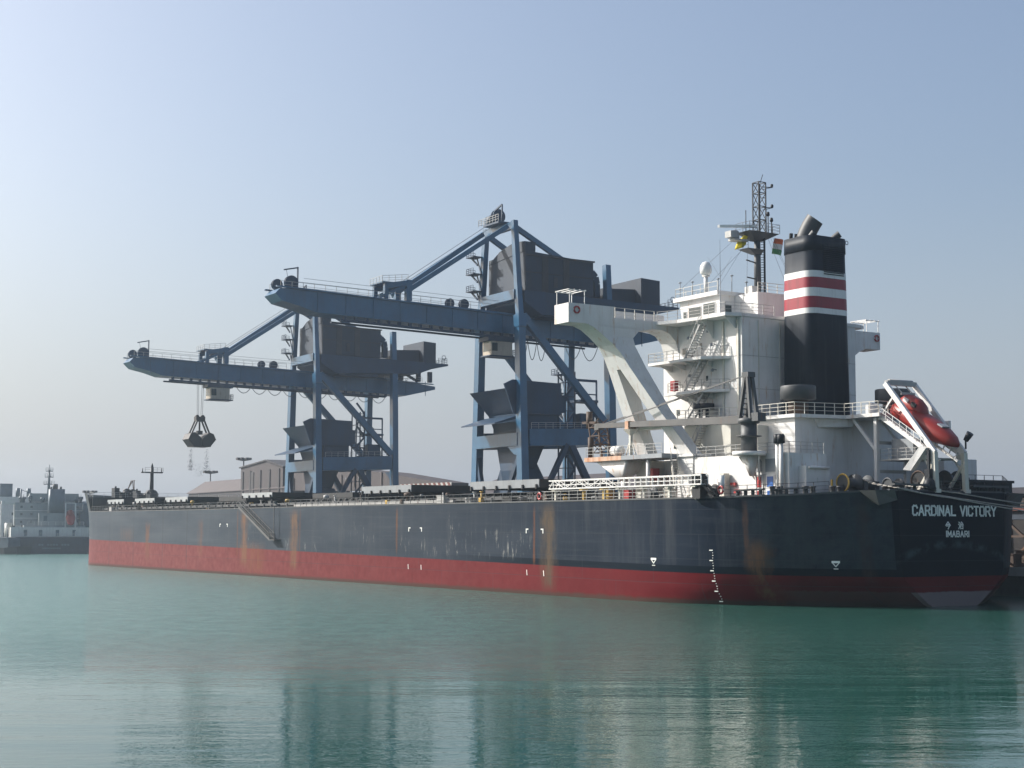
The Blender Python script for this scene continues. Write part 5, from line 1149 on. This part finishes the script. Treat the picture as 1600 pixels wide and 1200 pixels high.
# grab bucket on the far crane and the coal dust dropping out of it
gs, gt = 209.0, -2.9
gr = empty('grab_bucket', 'dark clamshell grab hanging on ropes from the farther crane boom', 'grab', W(gs, gt, 24.6), RZ)
OFF = (gs, gt, 24.6)
mb = MB()
for a in (-.45, .45):
    for b in (-.5, .5): mb.beam((gs + a, gt + b * 1.1, 38.6), (gs + a, gt + b * .8, 31.1), .07)
mb.build('hoist_rope', M['steelrope'], gr, OFF)
mb = MB(); mb.box(gs - .7, gs + .7, gt - 1.0, gt + 1.0, 30.2, 31.2); mb.lathe((gs - .4, gt - .6, 31.2), [(.4, 0), (.4, .8)], 10, 'x'); mb.lathe((gs - .4, gt + .6, 31.2), [(.4, 0), (.4, .8)], 10, 'x'); mb.box(gs - .5, gs + .5, gt - .55, gt + .55, 27.4, 28.2); mb.beam((gs, gt, 30.2), (gs, gt, 28), .3); mb.build('head_block', M['grab'], gr, OFF)
for sg in (-1, 1):
    mb = MB()
    for a in (-.8, .8): mb.beam((gs + a, gt + sg * .7, 30.5), (gs + a, gt + sg * 2.0, 27.5), .3)
    mb.build('closing_arm', M['grab'], gr, OFF)
    mb = MB(); mb.prism([(gt + sg * .12, 24.9), (gt + sg * 1.9, 24.85), (gt + sg * 3.05, 26.3), (gt + sg * 2.5, 27.5), (gt + sg * 1.6, 27.8), (gt + sg * .5, 26.9), (gt + sg * .12, 26.5)], 0, gs - 1.9, gs + 1.9); mb.box(gs - 2.0, gs + 2.0, gt + min(0.1 * sg, sg * 1.9), gt + max(.1 * sg, sg * 1.9), 24.75, 24.95); mb.build('bucket_shell', M['grab'], gr, OFF)
random.seed(3)
mb = MB()
for k in range(900):
    col_ = random.random(); fz = random.random() ** .8
    if col_ < .42: t0, z0, z1, sp = gt + 1.75, 24.4, 19.8, .22
    elif col_ < .84: t0, z0, z1, sp = gt - 1.75, 24.4, 19.2, .26
    else: t0, z0, z1, sp = gt + random.uniform(-1.2, .9), 21.5, 18.6, .5
    z = z0 + (z1 - z0) * fz; r = random.uniform(.015, .05) * (1.4 if fz > .5 else 1)
    p = (gs + random.gauss(0, .4), t0 + random.gauss(0, sp * (.5 + fz)), z)
    mb.add([(p[0], p[1], p[2] + r), (p[0] + r, p[1], p[2] - r), (p[0] - r, p[1] + r, p[2] - r), (p[0] - r, p[1] - r, p[2] - r)], [(0, 1, 2), (0, 2, 3), (0, 3, 1), (1, 3, 2)])
o = mb.build('coal_dust', M['coal'], None, OFF); o.location = W(gs, gt, 24.6); o.rotation_euler = (0, 0, RZ); tag(o, 'trickles of coal dust falling below the hanging grab', 'dust', kind='stuff')

# ------------------------------------------------------------------ sheds, masts and yard things behind the quay
def berth_thing(name, label, cat, s, t, z=2.9, group=None):
    return empty(name, label, cat, W(s, t, z), RZ, group), (s, t, z)
r_, OFF = berth_thing('storage_shed', 'low brown gabled shed beyond the bow, beside the tall transfer house', 'shed', 420, -96)
mb = MB(); mb.prism([(-90, 2.9), (-90, 21.6), (-97, 25.8), (-104, 21.6), (-104, 2.9)], 0, 362, 457); mb.build('wall', M['shedside'], r_, OFF)
mb = MB()
for a, b in (((-89.6, 21.3), (-97, 25.9)), ((-104.4, 21.3), (-97, 25.9))): mb.hexa([(361, a[0], a[1]), (458.5, a[0], a[1]), (458.5, b[0], b[1]), (361, b[0], b[1])], [(361, a[0], a[1] + .25), (458.5, a[0], a[1] + .25), (458.5, b[0], b[1] + .25), (361, b[0], b[1] + .25)])
mb.build('roof', M['shedroof'], r_, OFF)
r_, OFF = berth_thing('transfer_house', 'tall brown clad transfer house with a shallow gable behind the far crane', 'building', 386, -92)
mb = MB(); mb.prism([(367, 2.9), (404, 2.9), (404, 29.3), (381, 31.0), (367, 28.3)], 1, -112, -89.9); mb.build('wall', M['shed'], r_, OFF)
mb = MB(); mb.prism([(366, 28.2), (381, 30.95), (405, 29.2), (405, 29.6), (381, 31.4), (366, 28.6)], 1, -112.6, -89.4); mb.build('roof', M['shedside'], r_, OFF)
mb = MB()
for s in (370, 378, 386, 395, 402): mb.box(s - .5, s + .5, -89.9, -89.6, 3, 28)
mb.box(392, 394.5, -89.9, -89.7, 20, 27.5); mb.build('cladding_strip', M['shedside'], r_, OFF)
r_, OFF = berth_thing('conveyor_gallery', 'long brown enclosed conveyor gallery running behind the far crane legs', 'conveyor', 325, -95)
mb = MB(); mb.prism([(262, 18.0), (367, 20.6), (367, 28.2), (336, 27.4), (296, 24.2), (262, 20.4)], 1, -100, -90.5); mb.build('gallery', M['shed'], r_, OFF)
mb = MB()
for s in range(296, 367, 9): mb.box(s - .4, s + .4, -90.5, -90.2, 20.6, 24.4)
mb.build('cladding_strip', M['shedroof'], r_, OFF)
mb = MB()
for s in (270, 295, 322, 348): mb.beam((s, -92, 2.9), (s, -92, 21), 1.2); mb.beam((s, -99, 2.9), (s, -99, 21), 1.2); mb.beam((s, -92, 4), (s, -99, 19), .5)
mb.build('trestle', M['shedside'], r_, OFF)
r_, OFF = berth_thing('storage_shed', 'very long low brown shed roof sloping away between the two cranes', 'shed', 240, -150)
mb = MB(); mb.prism([(-140, 2.9), (-140, 18), (-160, 24.6), (-180, 18), (-180, 2.9)], 0, 180, 345); mb.build('wall', M['shedside'], r_, OFF)
mb = MB(); mb.hexa([(179, -139.4, 17.8), (346, -139.4, 17.8), (346, -160, 24.8), (179, -160, 24.8)], [(179, -139.4, 18.1), (346, -139.4, 18.1), (346, -160, 25.1), (179, -160, 25.1)]); mb.build('roof', M['shed'], r_, OFF)
def lampmast(s, t, h, label):
    r_, OFF = berth_thing('lamp_mast', label, 'light mast', s, t, 2.9, 'high lamp masts in the yard')
    mb = MB(); mb.tube((s, t, 2.9), (s, t, h), .42, 8, .22); mb.build('pole', M['shedside'], r_, OFF)
    mb = MB(); mb.lathe((s, t, h - .5), [(.3, 0), (2.2, .3), (2.2, .55), (.3, .8)], 12)
    for k in range(8): a = R(45 * k + 10); mb.box(s + 2.3 * math.cos(a) - .5, s + 2.3 * math.cos(a) + .5, t + 2.3 * math.sin(a) - .5, t + 2.3 * math.sin(a) + .5, h - .1, h + .7)
    mb.build('lamp_head', M['shedside'], r_, OFF)
lampmast(422, -98, 33.2, 'lamp mast rising in front of the tall transfer house')
lampmast(461, -100, 29.8, 'lamp mast behind the low gabled shed, below the hanging grab')
lampmast(484, -60, 22, 'thin lamp mast between the far ship and the bow')

# conveyor, stacker parts and cargo heap at the quay right of the stern
r_, OFF = berth_thing('quay_conveyor', 'dark conveyor trestle with a red walkway beam on the quay past the stern', 'conveyor', 8, -38)
mb = MB(); mb.box(-40, 52, -42, -36, 8.4, 9.4); mb.build('conveyor_deck', M['house'], r_, OFF)
mb = MB(); mb.box(-40, 52, -36, -35.6, 9.42, 9.75); mb.build('walkway_beam', M['oxide'], r_, OFF)
mb = MB(); mb.box(-40, 52, -41.8, -36.2, 9.45, 11.2); mb.prism([(-42.4, 11.2), (-35.8, 11.2), (-39, 12.3)], 0, -40, 52); mb.build('hood', M['shedside'], r_, OFF)
mb = MB()
for s in range(-38, 52, 7): mb.beam((s, -36.6, 2.9), (s, -36.6, 8.4), .5); mb.beam((s, -41.4, 2.9), (s, -41.4, 8.4), .5); mb.beam((s, -36.6, 3.2), (s + 6.5, -36.6, 8.2), .3); mb.beam((s + 6.5, -36.7, 3.2), (s, -36.7, 8.2), .25)
mb.rail([(-40, -35.7, 9.76), (52, -35.7, 9.76)], 1.1, 3, 2, .04); mb.beam((-40, -36.2, 6.4), (52, -36.2, 6.4), .25); mb.build('trestle', M['brown'], r_, OFF)
r_, OFF = berth_thing('yard_warehouse', 'long dark low warehouse wall behind the quay conveyor, beyond the stern', 'warehouse', 0, -66)
mb = MB(); mb.prism([(-60, 2.9), (-60, 10.6), (-72, 12.4), (-84, 10.6), (-84, 2.9)], 0, -120, 75); mb.build('wall', M['coal'], r_, OFF)
mb = MB()
for s in range(-116, 75, 8): mb.box(s - .3, s + .3, -59.98, -59.6, 2.9, 10.5)
mb.build('cladding_strip', M['brown'], r_, OFF)
mb = MB(); mb.hexa([(-121, -59.3, 10.5), (76, -59.3, 10.5), (76, -72, 12.5), (-121, -72, 12.5)], [(-121, -59.3, 10.75), (76, -59.3, 10.75), (76, -72, 12.75), (-121, -72, 12.75)]); mb.build('roof', M['shedside'], r_, OFF)
random.seed(21)
for k in range(9):
    s, t = random.uniform(14, 34), random.uniform(-33, -26.5); h = random.uniform(1.2, 2.6); mb = MB()
    if k % 2: mb.beam((s, t, 3.1), (s + random.uniform(-2.5, 2.5), t + random.uniform(-1.5, 1.5), 3 + h * 1.6), .55, .4)
    else: mb.box(s - .9, s + .9, t - .7, t + .7, 2.9, 2.9 + h * .7); mb.box(s - 1.0, s + 1.0, t - .8, t + .8, 2.9 + h * .7, 3.0 + h * .7); mb.tube((s - .9, t + .75, 3.2), (s + .9, t + .75, 2.8 + h * .6), .12, 6)
    o = mb.build('scrap_beam' if k % 2 else 'grab_crate', M['brown'], None, (s, t, 2.9)); o.location = W(s, t, 2.9); o.rotation_euler = (0, 0, RZ)
    tag(o, 'rusty beam leaning on the quay between the stern and the conveyor' if k % 2 else 'rusty crate standing on the quay between the stern and the conveyor', 'scrap' if k % 2 else 'crate', 'rusty beams on the quay' if k % 2 else 'rusty crates on the quay')
o = None
mb = MB()
for i in range(26):
    pass
rngs = []
for f, rr in ((0, 5.2), (.35, 3.7), (.7, 1.8), (1, .3)): rngs.append([(26 + rr * 1.9 * math.cos(a * .5236) * random.uniform(.85, 1.1), -31 + rr * .7 * math.sin(a * .5236) * random.uniform(.85, 1.1), 2.85 + f * 2.6) for a in range(12)])
mb.loft(rngs, True, True); o = mb.build('cargo_heap', M['brown'], None, (26, -31, 2.9)); o.location = W(26, -31, 2.9); o.rotation_euler = (0, 0, RZ); tag(o, 'brown heap of spilled cargo on the quay past the stern', 'heap')
for s in range(-6, 40, 12):
    mb = MB(); mb.lathe((s, -22.9, 2.9), [(.4, 0), (.32, .15), (.28, .5), (.5, .6), (.5, .75), (.2, .82)], 12); o = mb.build('quay_bollard', M['yellow'], None, (s, -22.9, 2.9)); o.location = W(s, -22.9, 2.9); tag(o, 'mooring bollard on the edge of the quay', 'bollard', 'bollards along the quay edge')
for s in range(4, 330, 18):
    if s > 40: break
    mb = MB(); mb.box(s - 1, s + 1, -21.9, -21.2, .6, 2.6); mb.box(s - 1.3, s + 1.3, -21.2, -21.05, .4, 2.8); o = mb.build('quay_fender', M['black'], None, (s, -21.5, 1.5)); o.location = W(s, -21.5, 1.5); o.rotation_euler = (0, 0, RZ); tag(o, 'black rubber fender on the quay wall behind the stern', 'fender', 'fenders on the quay wall')

# ------------------------------------------------------------------ far ship beyond the bow, seen from astern
FY = 0.35
FS = empty('distant_ship', 'hazy dark hulled cargo ship seen from astern beyond the bow, with pale deckhouse', 'cargo ship', (-141.6, 470, 0), math.pi / 2 + FY)
def fp(name, mb, mat, parent=None): return mb.build(name, M[mat], parent or FS)
mb = MB(); rr = []
for s, b0, b1 in ((0, 8.5, 11.5), (4, 10.5, 13), (14, 13.5, 14.5), (30, 15, 15), (130, 15, 15), (150, 10, 12), (166, .5, 1.5)):
    rr.append([(s, b0, -2), (s, b1, 3), (s, b1, 5.2), (s, -b1, 5.2), (s, -b1, 3), (s, -b0, -2)])
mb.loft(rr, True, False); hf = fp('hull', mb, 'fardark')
mb = MB()
for k in range(11):
    if k in (2, 7): continue
    mb.box(-.06, -.01, 4.3 - k * .85 - .3, 4.3 - k * .85 + .3, 2.55, 3.1)
for k in range(9): mb.box(-.06, -.01, 3.2 - k * .62 - .22, 3.2 - k * .62 + .22, 1.55, 1.95)
fp('stern_lettering', mb, 'fargrey', hf)
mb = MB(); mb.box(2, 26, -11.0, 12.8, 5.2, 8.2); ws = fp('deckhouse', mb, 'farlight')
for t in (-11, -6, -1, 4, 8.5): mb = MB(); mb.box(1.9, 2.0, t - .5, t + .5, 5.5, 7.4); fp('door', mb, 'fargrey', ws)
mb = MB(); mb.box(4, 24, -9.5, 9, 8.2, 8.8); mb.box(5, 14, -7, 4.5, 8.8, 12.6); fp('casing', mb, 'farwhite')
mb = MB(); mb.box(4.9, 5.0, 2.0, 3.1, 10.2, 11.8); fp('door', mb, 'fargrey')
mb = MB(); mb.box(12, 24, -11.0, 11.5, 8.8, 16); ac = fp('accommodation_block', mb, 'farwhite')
for z in (11, 13.4): mb = MB(); mb.box(11.9, 12, -11.0, 11.5, z, z + .2); fp('deck_edge', mb, 'farlight', ac)
for z in (9.6, 12, 14.3):
    for t in (-10, -7.5, 6.5, 9.5): mb = MB(); mb.box(11.93, 12, t - .35, t + .35, z, z + .7); fp('window', mb, 'glass', ac)
mb = MB(); mb.box(15, 23, -8, 7, 16, 19); fp('wheelhouse', mb, 'farwhite')
mb = MB(); mb.box(15, 22, -15, 15.5, 15.6, 16.6); mb.box(15, 19, 14.6, 15.6, 5.2, 15.6); mb.box(15, 17, -15, -14.6, 8, 15.6); fp('bridge_wing', mb, 'farlight')
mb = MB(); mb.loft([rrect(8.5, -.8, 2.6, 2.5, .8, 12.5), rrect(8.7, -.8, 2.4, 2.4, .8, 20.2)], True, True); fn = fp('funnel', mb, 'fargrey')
mb = MB(); mb.tube((8.5, -.3, 20), (8.2, -.3, 21.8), .8, 10); mb.tube((8.5, -2, 20), (8.3, -2, 21), .35, 8); mb.tube((8.5, .9, 20), (8.3, .9, 20.9), .3, 8); fp('exhaust_pipe', mb, 'black', fn)
mb = MB(); mb.tube((17, 1.2, 19), (17, 1.2, 26.6), .5, 8, .25)
for z, w in ((22, 3.2), (24.3, 2.6), (26.2, 2.2)): mb.beam((17, 1.2 - w / 2, z), (17, 1.2 + w / 2, z), .25); mb.lathe((17, 1.2, z), [(.9, 0), (.9, .2)], 8); mb.rail([(16.4, 1.2 - w / 2, z), (16.4, 1.2 + w / 2, z)], 1, 2, .8, .05)
mb.tube((17, 1.2, 26.6), (17, 1.2, 28.3), .1, 5); fp('mast', mb, 'fargrey')
random.seed(9)
for k in range(9):
    t = random.uniform(-11, 12); s = random.uniform(12.5, 20); h = random.uniform(1, 2.6); mb = MB(); mb.lathe((s, t, 16), [(.5, 0), (.5, h * .6), (.8, h * .6), (.7, h)], 8); mb.tube((s, t, 16 + h), (s, t, 16.8 + h), .08, 5); fp('ventilator', mb, 'fargrey')
mb = MB(); mb.tube((20, 9.5, 16), (20, 9.5, 20.5), .25, 6); mb.beam((20, 9.5, 20.2), (22, 1, 17.4), .18); fp('signal_mast', mb, 'fargrey')
mb = MB()
for t in (-3.4, -6.4): mb.beam((2.4, t, 5.2), (5, t, 15.8), .4); mb.beam((1.2, t, 5.2), (2.6, t, 8.2), .3)
mb.beam((5, -3.4, 15.8), (5, -6.4, 15.8), .3); fp('lifeboat_ramp', mb, 'farlight')
mb = MB(); mb.rail([(.3, 11, 5.2), (.3, -11, 5.2)], 1.2, 3, 2, .06); mb.rail([(3.8, 8, 8.8), (3.8, -9, 8.8)], 1.1, 3, 2, .06); fp('railing', mb, 'farlight')
mb = MB(); mb.lathe((2.6, -3.5, 5.3), [(1, 0), (1, 1.4)], 12, 'y'); mb.tube((22, 13, 5.2), (22, 13, 9.6), 1.1, 10); fp('ventilator', mb, 'farlight')
fl = tag(bpy.data.objects.new('lifeboat', None), 'small orange lifeboat on the stern of the hazy distant ship', 'lifeboat'); COL.objects.link(fl); fl.matrix_world = FS.matrix_basis.copy()
mb = MB(); rr = []
for f, r0 in ((0, .4), (.15, 1.2), (.5, 1.5), (.85, 1.1), (1, .3)):
    c = Vector((5.6 - 4.4 * f, -4.9, 13.2 - 4.0 * f)); rr.append([c + Vector((.6 * r0 * math.sin(a * .5236), r0 * math.cos(a * .5236), r0 * .9 * math.sin(a * .5236))) for a in range(12)])
mb.loft(rr, True, True); mb.build('hull', M['orange'], fl)
mb = MB(); mb.box(3.4, 4.8, -5.4, -4.4, 12.2, 13.6); mb.build('conning_tower', M['orange'], fl)
mb = MB(); mb.box(9, 20, -11.2, -8.2, 8.2, 13.2); mb.box(8.9, 9, -10.6, -9.6, 9, 11); mb.box(9, 20, -11.0, -9, 13.2, 15.6); fp('side_house', mb, 'fargrey')
# second ship's crane house and a barge, left edge
B2 = empty('grey_vessel', 'pale grey vessel with stacked white decks behind the low dark barge', 'cargo ship', (-166, 500, 0), math.pi / 2 + .4)
def f2(name, mb, mat, p=None): return mb.build(name, M[mat], p or B2)
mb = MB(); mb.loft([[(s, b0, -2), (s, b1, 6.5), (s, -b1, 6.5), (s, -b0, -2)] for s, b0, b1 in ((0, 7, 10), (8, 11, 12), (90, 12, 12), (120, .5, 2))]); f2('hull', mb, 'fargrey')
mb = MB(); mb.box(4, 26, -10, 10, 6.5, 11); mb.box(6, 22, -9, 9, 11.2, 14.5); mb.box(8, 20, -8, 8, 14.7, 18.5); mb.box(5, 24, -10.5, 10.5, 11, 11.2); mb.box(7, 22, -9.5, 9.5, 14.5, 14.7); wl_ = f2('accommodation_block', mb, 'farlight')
for z in (8.3, 12.3, 16):
    for t in (-6, -2, 2, 6): mb = MB(); s0 = 3.95 if z < 10 else 5.95 if z < 14 else 7.95; mb.box(s0, s0 + .05, t - .5, t + .5, z, z + .9); f2('window', mb, 'glass', wl_)
mb = MB(); mb.box(12, 15, -2, 2, 18.5, 23); mb.tube((12.5, 5, 18.5), (12.5, 5, 24), .3, 6); f2('funnel', mb, 'fargrey')
for t in (-7, -3.5, 5, 8.4): mb = MB(); mb.tube((9, t, 18.5), (9, t, 21.4), .7, 8); f2('ventilator', mb, 'fargrey')
bg = empty('harbour_barge', 'low dark barge on the water in front of the pale stacked vessel', 'barge', (-160, 466, 0), math.pi / 2 + 1.1)
mb = MB(); mb.loft([[(s, b, -1), (s, b, h), (s, -b, h), (s, -b, -1)] for s, b, h in ((-14, 3, 2.4), (-10, 4, 2), (10, 4, 2), (14, 2.6, 2.8))]); mb.build('hull', M['black'], bg)
mb = MB(); mb.box(-10, -5, -2.5, 2.5, 2, 4.8); mb.box(-9.5, -6, -2.7, 2.7, 4.8, 5.0); mb.tube((-7, 0, 5), (-7, 0, 7.5), .15, 6); mb.build('cabin', M['fargrey'], bg)

# ------------------------------------------------------------------ haze
hm = bpy.data.materials.new('haze_air'); hm.use_nodes = True
t = hm.node_tree; t.nodes.clear()
out = t.nodes.new("ShaderNodeOutputMaterial"); pv = t.nodes.new("ShaderNodeVolumePrincipled")
pv.inputs['Color'].default_value = (.76, .88, 1.0, 1); pv.inputs['Density'].default_value = .00023; pv.inputs['Anisotropy'].default_value = .7
t.links.new(pv.outputs[0], out.inputs['Volume'])
mb = MB(); mb.box(-1560, 1560, -1560, 1560, -9.5, 68)
hz = mb.build('haze', hm); tag(hz, kind='stuff')
